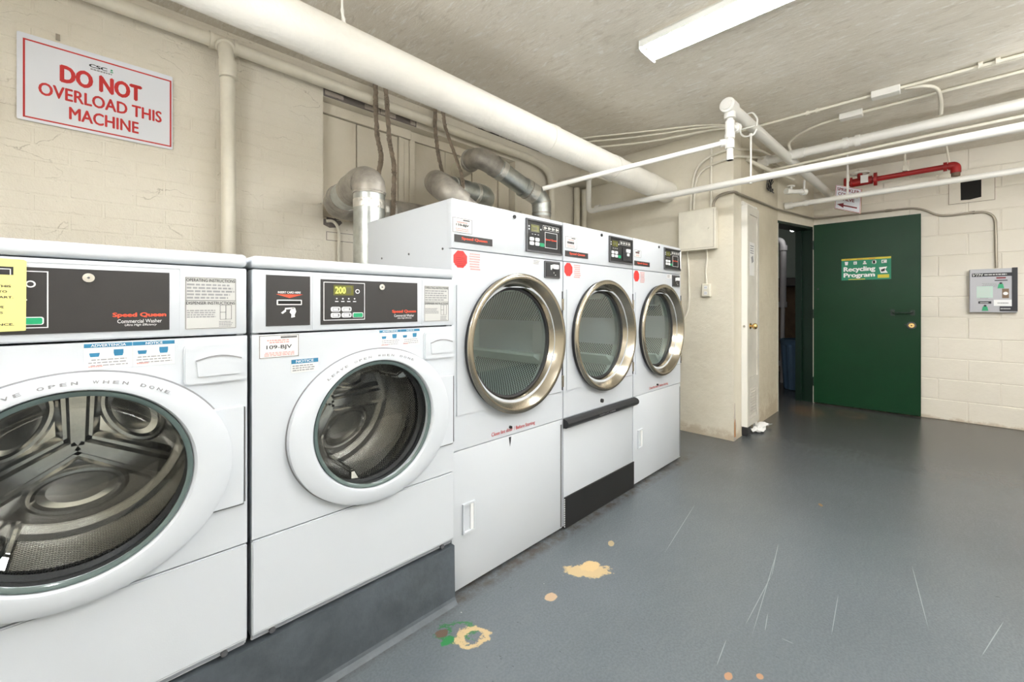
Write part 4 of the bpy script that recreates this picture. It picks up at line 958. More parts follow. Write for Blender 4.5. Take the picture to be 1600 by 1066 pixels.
# dark tangle on passage wall
t = thing('wire_tangle', 'dark loose wires bunched on the passage wall corner', 'wires', (4.75, 1.15, 2.3))
for k in range(6):
    bb = newbm(); pts = [(4.62+.25*random.random(), 1.13+.02*random.random(), 2.22+.16*random.random()) for _ in range(5)]
    tube(bb, pts, .004, 6, .05); obj('wire', bb, 'rubber', t, smooth=True)
# ceiling conduits
def junction(parent, c, sx_, sy_, sz_, rotz=0):
    bb = newbm(); box(bb, c[0]-sx_/2, c[0]+sx_/2, c[1]-sy_/2, c[1]+sy_/2, c[2]-sz_, c[2], .004, 1); return obj('junction_box', bb, 'pipe_white', parent)
t = pipe_thing('ceiling_conduit', 'ceiling conduit farther from the green door, with junction box', 'conduit', [(3.87, 1.16, H-.016), (3.86, .45, H-.016), (3.83, YR+.01, H-.016)], .011, 'pipe', 0, 10,
    fittings=[((3.865, .69, H-.016), (3.865, .67, H-.016), .019), ((3.865, .63, H-.016), (3.865, .61, H-.016), .019), ((3.835, -.19, H-.016), (3.835, -.21, H-.016), .019), ((3.835, -.26, H-.016), (3.835, -.28, H-.016), .019)], fname='clamp')
junction(t, (3.855, .235, H-.001), .075, .15, .045)
t = pipe_thing('ceiling_conduit', 'ceiling conduit curving down toward the capped pipe', 'conduit', [(4.40, .90, 2.49), (4.38, .92, H-.03), (4.20, .73, H-.016), (4.14, .52, H-.016), (4.08, YR+.01, H-.016)], .011, 'pipe', .12, 10)
junction(t, (4.125, .45, H-.001), .07, .14, .045)
pipe_thing('ceiling_conduit', 'short looped ceiling conduit bridging two conduits and the broad pipe', 'conduit', [(3.88, .14, H-.016), (3.90, .03, H-.03), (4.0, -.02, H-.035), (4.25, -.035, H-.04), (4.40, -.035, 2.52)], .012, 'pipe', .1, 10)
bb = newbm(); tube(bb, [(3.865, .155, H-.016), (3.885, -.3, H-.016), (3.86, YR+.01, H-.016)], .008, 8); tag(obj('thin_conduit', bb, 'pipe', None, (3.87, .15, H-.02), smooth=True), 'thinner conduit running beside the first ceiling conduit', 'conduit')
# loose cables on the ceiling
for k, (lb, zz, x0) in enumerate((('straight cream cable along the ceiling above the wrapped pipe', 2.585, 3.02), ('slack cream cable, middle of the three ceiling cables', 2.565, 3.08), ('lowest and thickest sagging cream cable on the ceiling', 2.535, 3.16))):
    bb = newbm(); tube(bb, [(3.78, 1.14, H-.01), (3.55, 1.28, zz+.005), (x0+.25, 1.75, zz-.01), (x0, 2.25, zz+.005), (x0-.1, 2.6, H-.015)], .007+.002*(k == 2), 8, .3)
    tag(obj('ceiling_cable', bb, 'pipe', None, (x0, 2.25, zz), smooth=True), lb, 'cable')
# corner pipes behind the dryers
pipe_thing('corner_pipe', 'left cream pipe standing in the corner behind the farthest dryer', 'pipe', [(3.62, 2.655, .05), (3.62, 2.655, 2.35)], .03, 'pipe', 0, 14)
pipe_thing('corner_pipe', 'right cream pipe standing in the corner behind the farthest dryer', 'pipe', [(3.70, 2.62, .05), (3.70, 2.62, 2.34)], .028, 'pipe', 0, 14)
bb = newbm(); box(bb, 3.37, 3.735, 2.32, 2.695, 2.362, 2.392, .004, 1); tag(obj('pipe_bracket', bb, 'pipe', None, (3.63, 2.6, 2.35)), 'cream bracket block in the corner beside the wrapped pipe', 'bracket')
pipe_thing('slim_riser', 'slim cream riser pipe on the wall left of the slanting duct foot', 'pipe', [(2.80, 2.67, .05), (2.80, 2.67, 1.98)], .016, 'pipe', 0, 10)
bb = newbm(); tube(bb, [(1.13, 2.69, 1.30), (1.12, 2.685, 1.45), (1.125, 2.68, 1.60), (1.09, 2.68, 1.655), (1.05, 2.70, 1.65)], .010, 8, .06); tag(obj('wall_cable', bb, 'pipe', None, (1.12, 2.69, 1.3), smooth=True), 'cream cable leaving the hole in the wall beside the upright duct', 'cable')

# electrical cabinet and its conduits, wall X=3.74
F = facX(3.74)
t = thing('electrical_cabinet', 'flush cream electrical cabinet on the plaster wall', 'cabinet', (3.70, 1.42, 1.59))
bb = newbm(); box(bb, 3.642, 3.739, 1.285, 1.565, 1.595, 1.918, .004, 1); obj('case', bb, 'pipe', t)
bb = newbm(); box(bb, 3.630, 3.642, 1.268, 1.578, 1.585, 1.930, .004, 1); cd = obj('cover', bb, 'pipe', t)
bb = newbm(); cyl(bb, (3.630, 1.335, 1.765), (3.622, 1.335, 1.765), .014, 14); obj('latch', bb, 'pipe', cd, smooth=True)
bb = newbm(); rect(bb, facX(3.630), -1.560, -1.285, 1.60, 1.602, 0, .001); rect(bb, facX(3.630), -1.285, -1.283, 1.60, 1.915, 0, .001); obj('cover_seam', bb, 'tan_wall', cd)
pipe_thing('wall_conduit', 'left conduit arching up from the electrical cabinet', 'conduit', [(3.72, 1.511, 1.90), (3.72, 1.495, 2.16), (3.72, 1.46, 2.31), (3.72, 1.36, 2.385), (3.70, 1.183, 2.40), (4.34, 1.12, 2.535), (5.1, 1.0, 2.50)], .011, 'pipe', .09, 10)
pipe_thing('wall_conduit', 'right conduit arching up from the electrical cabinet', 'conduit', [(3.72, 1.483, 1.90), (3.72, 1.470, 2.19), (3.72, 1.42, 2.28), (3.72, 1.308, 2.315), (3.70, 1.15, 2.33), (4.34, 1.12, 2.47), (5.1, 1.0, 2.45)], .011, 'pipe', .09, 10)
pipe_thing('wall_conduit', 'straight thin conduit rising above the cabinet edge', 'conduit', [(3.72, 1.335, 1.90), (3.72, 1.335, 2.45)], .010, 'pipe', 0, 10)
pipe_thing('long_thin_conduit', 'thin grey conduit from cabinet over the green door down to the card machine', 'conduit',
    [(3.725, 1.329, 1.92), (3.72, 1.313, 2.0), (3.715, 1.26, 2.045), (3.715, 1.15, 2.05), (3.82, 1.148, 2.045), (4.24, 1.148, 2.07), (5.0, 1.148, 2.11), (5.85, .962, 2.10), (5.868, .80, 2.102), (5.87, .327, 2.102), (5.87, .148, 2.099), (5.87, .065, 2.067), (5.87, -.024, 1.996), (5.87, -.111, 1.983), (5.87, -.266, 1.99), (5.87, -.35, 1.982), (5.87, -.398, 1.92), (5.87, -.404, 1.46)], .010, 'conduit_grey', .05, 10,
    fittings=[((5.87, .36, 2.102), (5.87, .31, 2.102), .014), ((5.87, -.255, 1.989), (5.87, -.27, 1.99), .015)])
pipe_thing('cabinet_cord', 'cream cord hanging below the left of the electrical cabinet', 'cord', [(3.725, 1.54, 1.60), (3.725, 1.525, 1.4), (3.725, 1.522, 1.12), (3.725, 1.545, 1.03), (3.725, 1.60, .96), (3.725, 1.62, .80)], .009, 'pipe', .1, 10)
pipe_thing('outlet_cord', 'wavy cream cord between electrical cabinet and wall outlet', 'cord', [(3.725, 1.378, 1.60), (3.725, 1.365, 1.52), (3.725, 1.383, 1.42), (3.725, 1.373, 1.29)], .009, 'pipe', .06, 10)
t = thing('wall_outlet', 'cream double socket box under the electrical cabinet', 'outlet', (3.72, 1.37, 1.19))
bb = newbm(); box(bb, 3.700, 3.739, 1.337, 1.408, 1.192, 1.302, .005, 1); ob_ = obj('box', bb, 'pipe', t)
for z_ in (1.222, 1.270):
    bb = newbm(); rect(bb, facX(3.70), -1.386, -1.360, z_-.014, z_+.014, 0, .003, .006); so = obj('socket', bb, 'white_print', t)
    bb = newbm(); rect(bb, facX(3.697), -1.379, -1.377, z_-.006, z_+.006, 0, .0008); rect(bb, facX(3.697), -1.369, -1.367, z_-.006, z_+.006, 0, .0008); obj('pin_holes', bb, 'ink', so)

# ================================================================== closet door
door1 = sempty('door_1', (4.1, 1.12, .08))
LX0, LX1, LY0, LY1 = 3.935, 4.262, 1.118, 1.163
bb = newbm(); box(bb, LX0, LX1, LY0+.004, LY1, .085, 1.972, .002, 1); obj('door_leaf', bb, 'white_door', door1)
FD = facY(LY0+.004)
bb = newbm()
rect(bb, FD, LX0, LX0+.055, .085, 1.972, 0, .008); rect(bb, FD, LX1-.05, LX1, .085, 1.972, 0, .008)
rect(bb, FD, LX0+.055, LX1-.05, 1.90, 1.972, 0, .008); rect(bb, FD, LX0+.055, LX1-.05, .42, .50, 0, .008); rect(bb, FD, LX0+.055, LX1-.05, .085, .14, 0, .008)
obj('door_rails', bb, 'white_door', door1)
bb = newbm(); rect(bb, lambda a, b_, h: Vector((LX0-h, a, b_)), LY0, LY1, .085, 1.972, .0, .004); obj('door_edge', bb, 'white_edge', door1, label='bright white door edge')
bb = newbm(); frame(bb, FD, LX0+.075, LX1-.07, .16, .40, .012, 0, .005); obj('lower_panel', bb, 'white_door', door1)
for k in range(9):
    bb = newbm(); rect(bb, FD, LX0+.09, LX1-.085, .176+.024*k, .186+.024*k, 0, .008); obj('slat', bb, 'white_door', door1)
kb = newbm(); zc = .94
tube(kb, [(4.0, 1.116, zc), (4.0, 1.095, zc)], .010, 12); cyl(kb, (4.0, 1.118, zc), (4.0, 1.110, zc), .026, 18); kn = obj('knob_stem', kb, 'brass', door1, smooth=True)
kb = newbm(); bmesh.ops.create_uvsphere(kb, u_segments=18, v_segments=12, radius=.026)
for v in kb.verts: v.co = Vector((v.co.x+4.0, v.co.y*.8+1.078, v.co.z+zc))
obj('knob', kb, 'brass', door1, smooth=True, label='brass knob')
kb = newbm(); cyl(kb, (LX0-.004, 1.14, zc), (LX0-.012, 1.14, zc), .010, 12); obj('latch_bolt', kb, 'chrome', door1, smooth=True)
bb = newbm(); box(bb, 4.262, 4.315, 1.142, 1.166, 0, 2.01, .003, 1); box(bb, 3.935, 4.262, 1.150, 1.166, 1.978, 2.01, .002, 1); o = struct('trim_2', bb, 'white_edge')
F = facY(LY0-.0045)
t = thing('paper_notice', 'small typed paper pinned to the narrow closet door', 'paper', (4.08, LY0-.004, 1.39))
bb = newbm(); rect(bb, F, 3.985, 4.115, 1.375, 1.66, 0, .001); obj('sheet', bb, 'paper', t)
bb = newbm(); fine(bb, F, 3.995, 4.10, 1.56, 1.64, 4, fill=.5, h=.0015); prism(bb, [(4.02, 1.53), (4.07, 1.55), (4.09, 1.50), (4.04, 1.48)], F, .001, .0015); obj('print', bb, 'grey_ink', t)
# dark wedge and rag under the door
bb = newbm(); box(bb, 3.95, 4.05, 1.12, 1.20, .001, .075, .01, 2); tag(obj('door_wedge', bb, 'rubber', None, (4, 1.15, 0)), 'dark rubber wedge under the narrow closet door', 'wedge')
bb = newbm(); bmesh.ops.create_grid(bb, x_segments=14, y_segments=10, size=.5)
for v in bb.verts:
    x_, y_ = v.co.x, v.co.y
    v.co = Vector((4.25+x_*.32, 1.105+y_*.08+.02*math.sin(x_*9), .022+.014*math.sin(x_*13+y_*8)+.014*random.random()))
bmesh.ops.solidify(bb, geom=list(bb.faces), thickness=.003)
tag(obj('crumpled_rag', bb, 'paper', None, (4.25, 1.10, 0)), 'crumpled white paper rag on the floor at closet door foot', 'rag')

# ================================================================== green door
door2 = sempty('door_2', (5.84, .53, .02))
GY0, GY1 = .092, .972; GX = 5.838
bb = newbm(); box(bb, GX, GX+.042, GY0, GY1, .012, 2.030, .002, 1)
obj('door_leaf', bb, 'green', door2)
F = facX(GX)
bb = newbm(); tube(bb, [(GX, .300, 1.055), (GX-.045, .298, 1.045), (GX-.045, .290, 1.040), (GX-.045, .160, 1.040), (GX, .155, 1.050)], .008, 10, .02); obj('pull_handle', bb, 'green_frame', door2, smooth=True)
bb = newbm(); rect(bb, F, -.318, -.285, 1.01, 1.075, 0, .006, .008); rect(bb, F, -.17, -.135, 1.015, 1.07, 0, .006, .008); obj('handle_plate', bb, 'green_frame', door2)
bb = newbm(); cyl(bb, (GX, .160, .915), (GX-.012, .160, .915), .036, 24, .033); cyl_ = obj('lock_escutcheon', bb, 'dark_frame', door2, smooth=True)
bb = newbm(); cyl(bb, (GX-.012, .160, .915), (GX-.020, .160, .915), .025, 20, .022); obj('lock_cylinder', bb, 'brass', door2, smooth=True, label='brass lock cylinder')
bb = newbm(); cyl(bb, (GX-.020, .160, .913), (GX-.0215, .160, .913), .006, 12); obj('key_hole', bb, 'ink', door2)
bb = newbm(); cyl(bb, (GX, .205, .92), (GX-.004, .205, .92), .006, 10); cyl(bb, (GX, .93, 1.30), (GX-.006, .93, 1.30), .010, 12); obj('bolt_head', bb, 'ink', door2)
for z_ in (.25, 1.02, 1.80):
    bb = newbm(); cyl(bb, (GX+.0, GY1+.006, z_-.05), (GX+.0, GY1+.006, z_+.05), .009, 12); obj('hinge', bb, 'green_frame', door2, smooth=True)
bb = newbm(); box(bb, GX+.015, GX+.045, GY1+.002, GY1+.010, 0, 2.02); obj('hinge_strip', bb, 'pipe', door2)
# recycling sign
t = thing('recycling_sign', 'green and yellow recycling programme sign on the green door', 'sign', (GX-.002, .52, 1.39))
F = facX(GX-.001)
A0, A1, Z0, Z1 = -.719, -.313, 1.389, 1.623
bb = newbm(); rect(bb, F, A0, A1, Z0, Z1, 0, .002); obj('sheet', bb, 'recycle_green', t)
bb = newbm(); rect(bb, F, A0, A1, Z1-.020, Z1, .002, .003); obj('yellow_band', bb, 'sign_yellow', t)
bb = newbm()
for k in range(3): rect(bb, F, A0+.03+.1*k, A0+.08+.1*k, Z1-.014, Z1-.010, .003, .0034)
obj('red_print', bb, 'red', t)
for k in range(5):
    bb = newbm(); a = A0+.028+.076*k
    if k == 0: prism(bb, [(a, Z1-.033), (a+.030, Z1-.033), (a+.026, Z1-.070), (a+.004, Z1-.070)], F, .002, .003)
    elif k == 1: frame(bb, F, a, a+.028, Z1-.066, Z1-.034, .008, .002, .003); prism(bb, [(a+.008, Z1-.045), (a+.022, Z1-.045), (a+.022, Z1-.058)], F, .002, .003)
    elif k == 2: disc(bb, F, a+.016, Z1-.042, .009, .002, .003, 12); prism(bb, [(a, Z1-.068), (a+.034, Z1-.068), (a+.028, Z1-.052), (a+.004, Z1-.052)], F, .002, .003)
    elif k == 3: rect(bb, F, a, a+.034, Z1-.064, Z1-.036, .002, .003); rect(bb, F, a+.008, a+.026, Z1-.070, Z1-.030, .002, .003)
    else:
        frame(bb, F, a, a+.040, Z1-.066, Z1-.032, .006, .002, .003); rect(bb, F, a+.016, a+.034, Z1-.066, Z1-.042, .002, .003)
    obj('waste_symbol', bb, 'white_print', t)
text('Recycling', F, A0+.018, Z0+.078, .265, .066, 'white_print', t, .05, .0032)
text('Program', F, A0+.018, Z0+.016, .262, .062, 'white_print', t, .05, .0032)
bb = newbm(); rect(bb, F, A1-.105, A1-.015, Z0+.015, Z0+.050, .002, .003); obj('yellow_block', bb, 'sign_yellow', t)
bb = newbm(); rect(bb, F, A0+.06, A0+.20, Z0+.004, Z0+.012, .002, .003); obj('yellow_block', bb, 'sign_yellow', t)
bb = newbm(); prism(bb, [(A1-.095, Z0+.125), (A1-.03, Z0+.13), (A1-.045, Z0+.10), (A1-.025, Z0+.065), (A1-.08, Z0+.065)], F, .002, .003); obj('hands_picture', bb, 'white_print', t)
bb = newbm(); prism(bb, [(A1-.080, Z0+.10), (A1-.045, Z0+.115), (A1-.05, Z0+.085), (A1-.075, Z0+.078)], F, .003, .0036); obj('hands_picture', bb, 'ink', t)

# card machine on the back wall
VX = 5.83; F = facX(VX); A0, A1, Z0, Z1 = .235, .525, 1.053, 1.452
t = thing('card_machine', 'grey wall mounted laundry card machine with black right edge', 'machine', (5.87, -.38, 1.053))
bb = newbm(); box(bb, VX, 5.886, -A1, -A0, Z0, Z1, .003, 1); obj('case', bb, 'box_grey', t)
bb = newbm(); rect(bb, F, A1-.033, A1, Z0+.012, Z1+.004, 0, .004); rect(bb, F, A1-.105, A1-.033, Z0+.012, Z0+.055, 0, .004); obj('black_edge', bb, 'ink', t)
bb = newbm(); rect(bb, F, A0+.015, A1-.033, Z1-.070, Z1-.038, 0, .002); tb = obj('title_band', bb, 'ink', t)
text('VTM', F, A0+.020, Z1-.066, .065, .024, 'label_grey', tb, .03, .0026, shear=.3)
bb = newbm(); fine(bb, F, A0+.092, A0+.245, Z1-.063, Z1-.043, 1, h=.0028); obj('fine_print', bb, 'label_grey', tb)
bb = newbm(); rect(bb, F, A0+.165, A0+.222, Z1-.092, Z1-.078, 0, .002, .003); obj('maroon_label', bb, 'maroon', t)
bb = newbm(); rect(bb, F, A0+.155, A0+.232, Z1-.112, Z1-.104, 0, .002); rect(bb, F, A0+.055, A0+.135, Z0+.080, Z0+.102, 0, .002); obj('black_label', bb, 'ink', t)
bb = newbm(); fine(bb, F, A0+.066, A0+.126, Z0+.084, Z0+.096, 1, h=.0026); obj('fine_print', bb, 'label_grey', t)
bb = newbm(); fine(bb, F, A0+.075, A0+.170, Z1-.168, Z1-.128, 4, center=True, fill=.4); fine(bb, F, A0+.065, A0+.12, Z0+.125, Z0+.134, 1, fill=.6); rect(bb, F, A0+.048, A0+.145, Z0+.114, Z0+.117, 0, .0014); obj('fine_print', bb, 'grey_ink', t)
for (a, z_) in ((A0+.172, Z1-.180), (A0+.077, Z0+.015)):
    bb = newbm(); prism(bb, [(a, z_), (a+.040, z_), (a+.034, z_+.036), (a+.026, z_+.044), (a+.014, z_+.044), (a+.006, z_+.036)], F, 0, .003); gp = obj('green_symbol', bb, 'green_key', t)
    bb = newbm(); disc(bb, F, a+.020, z_+.046, .009, .003, .004, 12); obj('slot_mark', bb, 'ink', gp)
bb = newbm(); rect(bb, F, A0+.045, A0+.145, Z0+.135, Z0+.240, 0, .0016); obj('instruction_sheet', bb, 'pale_green', t)
bb = newbm(); fine(bb, F, A0+.05, A0+.138, Z0+.145, Z0+.235, 7, h=.002, fill=.4); obj('fine_print', bb, 'label_grey', t)
bb = newbm(); rect(bb, F, A0+.200, A0+.240, Z0+.130, Z0+.215, 0, .004); ap = obj('acceptor_plate', bb, 'tan_wall', t)
bb = newbm(); disc(bb, F, A0+.220, Z0+.172, .015, .004, .006, 18); obj('acceptor_badge', bb, 'white_print', ap)
bb = newbm(); rect(bb, F, A0+.150, A1-.034, Z0+.060, Z0+.115, 0, .002); wl_ = obj('white_label', bb, 'white_print', t)
bb = newbm(); fine(bb, F, A0+.172, A0+.242, Z0+.078, Z0+.094, 1, h=.0026); obj('fine_print', bb, 'grey_ink', wl_)
bb = newbm(); fine(bb, F, A0+.190, A0+.250, Z0+.026, Z0+.044, 1, h=.0046); obj('fine_print', bb, 'label_grey', t)

# vent cover panel with dark hole
F = facX(XB-.004)
t = thing('vent_panel', 'square cover panel with dark square hole above the card machine', 'panel', (XB, -.25, 2.09))
bb = newbm(); frame(bb, F, .099, .397, 2.09, 2.35, .003, 0, .004); obj('edge_gap', bb, 'tan_wall', t)
bb = newbm(); rect(bb, F, .102, .394, 2.093, 2.347, 0, .006); obj('plate', bb, 'block', t)
bb = newbm(); prism(bb, [(.178, 2.30), (.180, 2.12), (.24, 2.117), (.30, 2.128), (.312, 2.13), (.312, 2.31)], F, .006, .0075); obj('hole', bb, 'maroon' if 0 else 'dark', t)

# red sprinkler valve pipe
t = thing('red_sprinkler_valve', 'red pipe with handwheel valve above the green door', 'valve', (5.6, .4, 2.39))
bb = newbm(); tube(bb, [(5.6, .66, 2.385), (5.6, -.10, 2.40)], .025, 16); obj('tube', bb, 'red_pipe', t, smooth=True)
bb = newbm(); tube(bb, [(5.6, -.09, 2.40), (5.6, -.14, 2.40), (5.6, -.14, 2.33)], .036, 16, .04); cyl(bb, (5.6, -.06, 2.40), (5.6, -.085, 2.40), .042, 16); obj('elbow', bb, 'red_pipe', t, smooth=True)
bb = newbm(); cyl(bb, (5.6, -.14, 2.34), (5.6, -.14, 2.30), .030, 14); obj('nipple', bb, 'tan_wall', t, smooth=True)
bb = newbm(); cyl(bb, (5.6, .60, 2.385), (5.6, .44, 2.39), .042, 16); cyl(bb, (5.6, .665, 2.385), (5.6, .64, 2.385), .065, 18); cyl(bb, (5.6, .615, 2.385), (5.6, .60, 2.385), .060, 18); cyl(bb, (5.6, .43, 2.39), (5.6, .405, 2.39), .065, 18); cyl(bb, (5.6, .54, 2.39), (5.6, .54, 2.47), .022, 12)
obj('valve_body', bb, 'red_pipe', t, smooth=True)
bb = newbm(); P = [(5.6+.075*math.cos(2*PI*k/24), .54+.075*math.sin(2*PI*k/24), 2.475) for k in range(25)]; tube(bb, P, .009, 8, cap=False)
for k in range(4): cyl(bb, (5.6, .54, 2.475), (5.6+.072*math.cos(PI*k/2+.5), .54+.072*math.sin(PI*k/2+.5), 2.475), .006, 6)
obj('handwheel', bb, 'pipe_white', t, smooth=True)
bb = newbm(); box(bb, 5.548, 5.551, .47, .53, 2.36, 2.44); obj('tag', bb, 'paper', t)
for y_ in (.20, ):
    bb = newbm(); box(bb, 5.57, 5.63, y_-.018, y_+.018, 2.42, 2.47, .003, 1); obj('hanger_clip', bb, 'pipe', t)
bb = newbm(); cyl(bb, (5.6, -.10, 2.42), (5.6, -.08, H), .008, 8); obj('hanger_rod', bb, 'pipe', t)
bb = newbm(); cyl(bb, (5.6, .2, 2.46), (5.6, .2, H), .007, 8); obj('hanger_rod', bb, 'pipe', t)
# sprinkler sign
O = Vector((5.50, .724, 2.373)); AX = (Vector((5.50, .510, 2.285))-O).normalized(); UP = (O-Vector((5.50, .735, 2.13))).normalized()
def FS(a, b_, h): return O+AX*a+Vector((0, 0, 1))*0+UP*(b_-.243)+Vector((-h, 0, 0))
t = thing('sprinkler_sign', 'tilted white sprinkler valve sign with red letters and arrow, above the green door', 'sign', (5.52, .62, 2.05))
wS, hS = .225, .243
bb = newbm(); rect(bb, FS, 0, wS, 0, hS, 0, .003); sg = obj('sheet', bb, 'sign', t)
bb = newbm(); rect(bb, FS, -.002, wS+.002, -.002, hS+.002, -.025, 0); obj('backing', bb, 'orange_wood', t)
bb = newbm(); frame(bb, FS, .004, wS-.004, .004, hS-.004, .003, .003, .004); obj('border', bb, 'red', t)
text('SPRINKLER', FS, .014, .190, .195, .032, 'maroon', t, .03, .0045); text('CONTROL', FS, .025, .143, .170, .032, 'maroon', t, .03, .0045); text('VALVE', FS, .045, .096, .125, .032, 'maroon', t, .03, .0045)
bb = newbm(); rect(bb, FS, .075, .195, .040, .054, .003, .0045); prism(bb, [(.02, .047), (.078, .072), (.078, .022)], FS, .003, .0045); obj('arrow', bb, 'maroon', t)
bb = newbm(); cyl(bb, (5.50, .62, 2.33), (5.50, .62, 2.45), .004, 8); obj('hanger_wire', bb, 'pipe_white', t)

# ================================================================== DO NOT OVERLOAD sign
Fw = facY(YW-.008)
A0, A1, Z0, Z1 = -.215, .292, 1.898, 2.262
t = thing('warning_sign', 'white sign with large red letters about overloading, on the brick wall', 'sign', (.04, YW-.005, Z0))
bb = newbm(); rect(bb, Fw, A0, A1, Z0, Z1, 0, .003, .006); obj('sheet', bb, 'sign', t)
bb = newbm(); frame(bb, Fw, A0+.017, A1-.005, Z0+.012, Z1-.022, .006, .003, .0036); obj('border', bb, 'red', t)
text('CSC', Fw, -.003, 2.196, .060, .015, 'ink', t, .05, .0036)
bb = newbm(); disc(bb, Fw, .071, 2.207, .004, .003, .0038, 10); rect(bb, Fw, .066, .076, 2.196, 2.200, .003, .0038); obj('logo_mark', bb, 'green_key', t)
bb = newbm(); fine(bb, Fw, .002, .074, 2.183, 2.194, 1, h=.0036); obj('fine_print', bb, 'grey_ink', t)
text('DO NOT', Fw, -.093, 2.094, 0.270, .078, 'red', t, .055, .0036)
text('OVERLOAD THIS', Fw, -.155, 2.018, .405, .056, 'red', t, .03, .0036)
text('MACHINE', Fw, -.065, 1.940, .230, .056, 'red', t, .03, .0036)
bb = newbm(); rect(bb, facY(YW-.002), -.105, -.092, 2.275, 2.30, 0, .008); tag(obj('wall_clip', bb, 'conduit_grey', None, (-.10, YW, 2.28)), 'tiny metal clip on the bricks above the white sign', 'clip')

# ================================================================== passage objects
t = thing('waste_bin', 'ribbed blue plastic bin standing in the dark passage', 'bin', (6.66, 1.256, 0))
bb = newbm(); n_ = 48; rings = []
for (z_, r_) in ((.005, .175), (.02, .18), (.60, .215)):
    rings.append([bb.verts.new((6.66+(r_+(.007 if k % 4 < 2 else -.004))*math.cos(2*PI*k/n_), 1.256+(r_+(.007 if k % 4 < 2 else -.004))*math.sin(2*PI*k/n_), z_)) for k in range(n_)])
for i in range(2):
    for k in range(n_): bb.faces.new((rings[i][k], rings[i][(k+1) % n_], rings[i+1][(k+1) % n_], rings[i+1][k]))
bb.faces.new(rings[0]); obj('body', bb, 'blue_bin', t)
bb = newbm()
for z_, r0, r1 in ((.60, .225, .228), (.66, .235, .235)): pass
A = [[bb.verts.new((6.66+r_*math.cos(2*PI*k/n_), 1.256+r_*math.sin(2*PI*k/n_), z_)) for k in range(n_)] for (r_, z_) in ((.222, .59), (.226, .64), (.235, .66), (.215, .665), (.205, .60))]
for i in range(4):
    for k in range(n_): bb.faces.new((A[i][k], A[i][(k+1) % n_], A[i+1][(k+1) % n_], A[i+1][k]))
obj('rim', bb, 'blue_bin', t, smooth=True)
t = pipe_thing('drain_pipe', 'grey white elbow pipe standing just inside the dark passage', 'pipe', [(7.25, 2.1, 2.09), (7.09, 1.57, 2.07), (7.09, 1.543, 1.96), (7.10, 1.549, 1.13)], .042, 'bin_grey', .11, 18,
    fittings=[((7.09, 1.543, 1.975), (7.09, 1.543, 1.905), .052), ((7.10, 1.549, 1.165), (7.10, 1.549, 1.085), .054)])
bb = newbm(); tube(bb, [(7.10, 1.549, 1.12), (7.08, 1.548, .92), (7.06, 1.549, .0)], .029, 14, .05); cyl(bb, (7.067, 1.549, .31), (7.067, 1.549, .24), .041, 14); cyl(bb, (7.067, 1.549, .28), (7.03, 1.46, .28), .03, 12); obj('lower_tube', bb, 'bin_grey', t, smooth=True)
bb = newbm(); box(bb, 8.0, 8.19, .8, 1.9, 1.42, 1.56, .01, 1); tag(obj('dark_shelf', bb, 'dark_frame', None, (8.1, 1.3, 1.42)), 'dark ledge on the far passage wall', 'shelf')
t = thing('bare_bulb', 'bare lit bulb hanging from the passage ceiling', 'lamp', (6.85, 1.38, 2.16))
bb = newbm(); bmesh.ops.create_uvsphere(bb, u_segments=16, v_segments=10, radius=.030)
for v in bb.verts: v.co += Vector((6.85, 1.38, 2.16))
obj('glass_bulb', bb, 'bulb', t, smooth=True)
bb = newbm(); cyl(bb, (6.85, 1.38, 2.185), (6.85, 1.38, 2.24), .018, 12); cyl(bb, (6.85, 1.38, 2.24), (6.85, 1.38, H), .004, 6); obj('lamp_holder', bb, 'rubber', t, smooth=True)

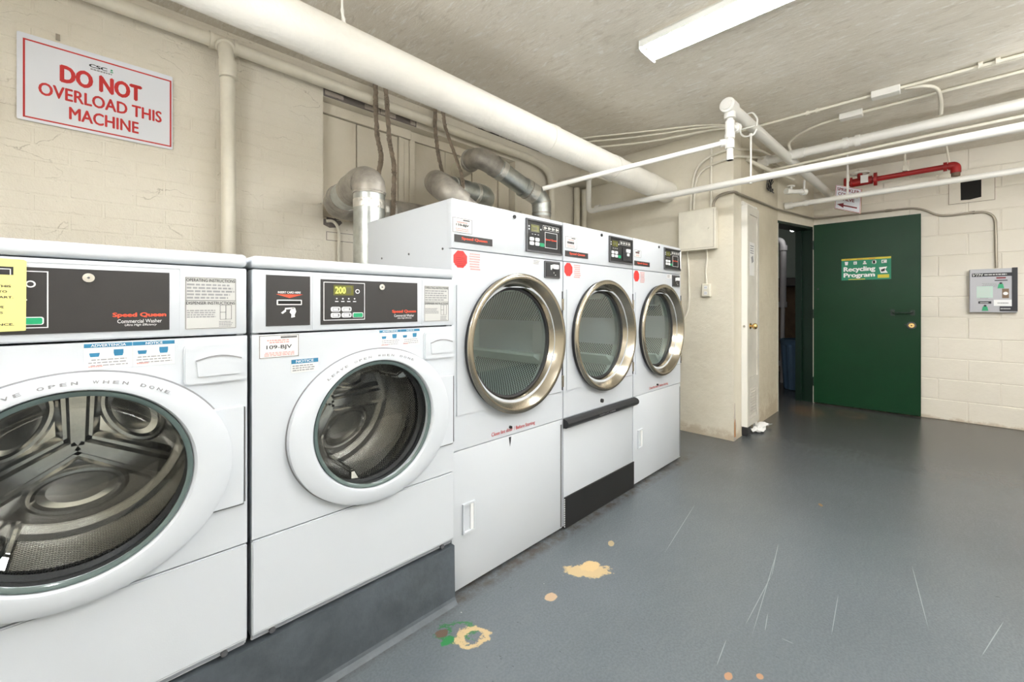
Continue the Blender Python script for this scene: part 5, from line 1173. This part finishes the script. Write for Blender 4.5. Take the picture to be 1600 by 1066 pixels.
# ================================================================== ceiling light and added fill lights
def light(x, y0, y1, label):
    t = thing('fluorescent_fixture', label, 'ceiling light', (x, (y0+y1)/2, H), 'fluorescent ceiling fixtures')
    w2 = .092
    bb = newbm(); prism(bb, [(x-.06, H), (x-w2, H-.030), (x-w2, H-.062), (x-w2+.005, H-.062), (x-w2+.005, H-.034), (x-.022, H-.022), (x-.016, H-.058), (x+.016, H-.058), (x+.022, H-.022), (x+w2-.005, H-.034), (x+w2-.005, H-.062), (x+w2, H-.062), (x+w2, H-.030), (x+.06, H)], lambda a, b_, h: Vector((a, h, b_)), y0+.004, y1-.004)
    obj('housing', bb, 'housing', t)
    for yy in (y0, y1-.004):
        bb = newbm(); prism(bb, [(x-.062, H), (x-w2-.002, H-.028), (x-w2-.002, H-.074), (x-w2+.02, H-.082), (x+w2-.02, H-.082), (x+w2+.002, H-.074), (x+w2+.002, H-.028), (x+.062, H)], lambda a, b_, h: Vector((a, h, b_)), yy, yy+.004)
        obj('end_cap', bb, 'housing', t)
    for dx in (-.053, .053):
        bb = newbm(); cyl(bb, (x+dx, y0+.03, H-.056), (x+dx, y1-.03, H-.056), .015, 14); obj('lamp_tube', bb, 'tube', t, smooth=True)
        for yy in (y0+.006, y1-.034):
            bb = newbm(); cyl(bb, (x+dx, yy, H-.056), (x+dx, yy+.026, H-.056), .0155, 12); obj('lamp_socket', bb, 'housing', t, smooth=True)
light(2.222, -.075, 1.145, 'fluorescent ceiling fixture in view above the dryers')
def strip(x, y, z, label, along_x=False, ln=1.2):  # tube lights added out of frame to brighten walls, pipe and ceiling
    t = thing('added_fill_light', label, 'ceiling light', (x, y, H), 'added fill lights outside the view')
    def P(a, c, h): return Vector((x+(a if along_x else c), y+(c if along_x else a), z+h))
    bb = newbm(); cyl(bb, P(-ln/2, 0, .045), P(ln/2, 0, .045), .022, 8); obj('batten', bb, 'housing', t)
    for s_ in (-.4, .4):
        bb = newbm(); cyl(bb, P(s_*ln, 0, .05), P(s_*ln, 0, H-z), .004, 6); obj('hanger_rod', bb, 'housing', t)
    for c in (-.04, .04):
        bb = newbm(); cyl(bb, P(-ln/2, c, 0), P(ln/2, c, 0), .015, 12); obj('lamp_tube', bb, 'fill_tube', t, smooth=True)
strip(2.2, -1.5, 2.30, 'added unseen fill tube light right of the camera')
strip(3.8, -1.4, 2.05, 'added unseen fill tube light at the far right')
strip(.3, -1.3, 2.25, 'added unseen fill tube light behind the camera')
strip(-.55, 1.0, 1.95, 'added unseen fill tube light left of the camera', ln=.9)
strip(.95, -.05, 1.97, 'added unseen fill tube light just above the camera', ln=.9)
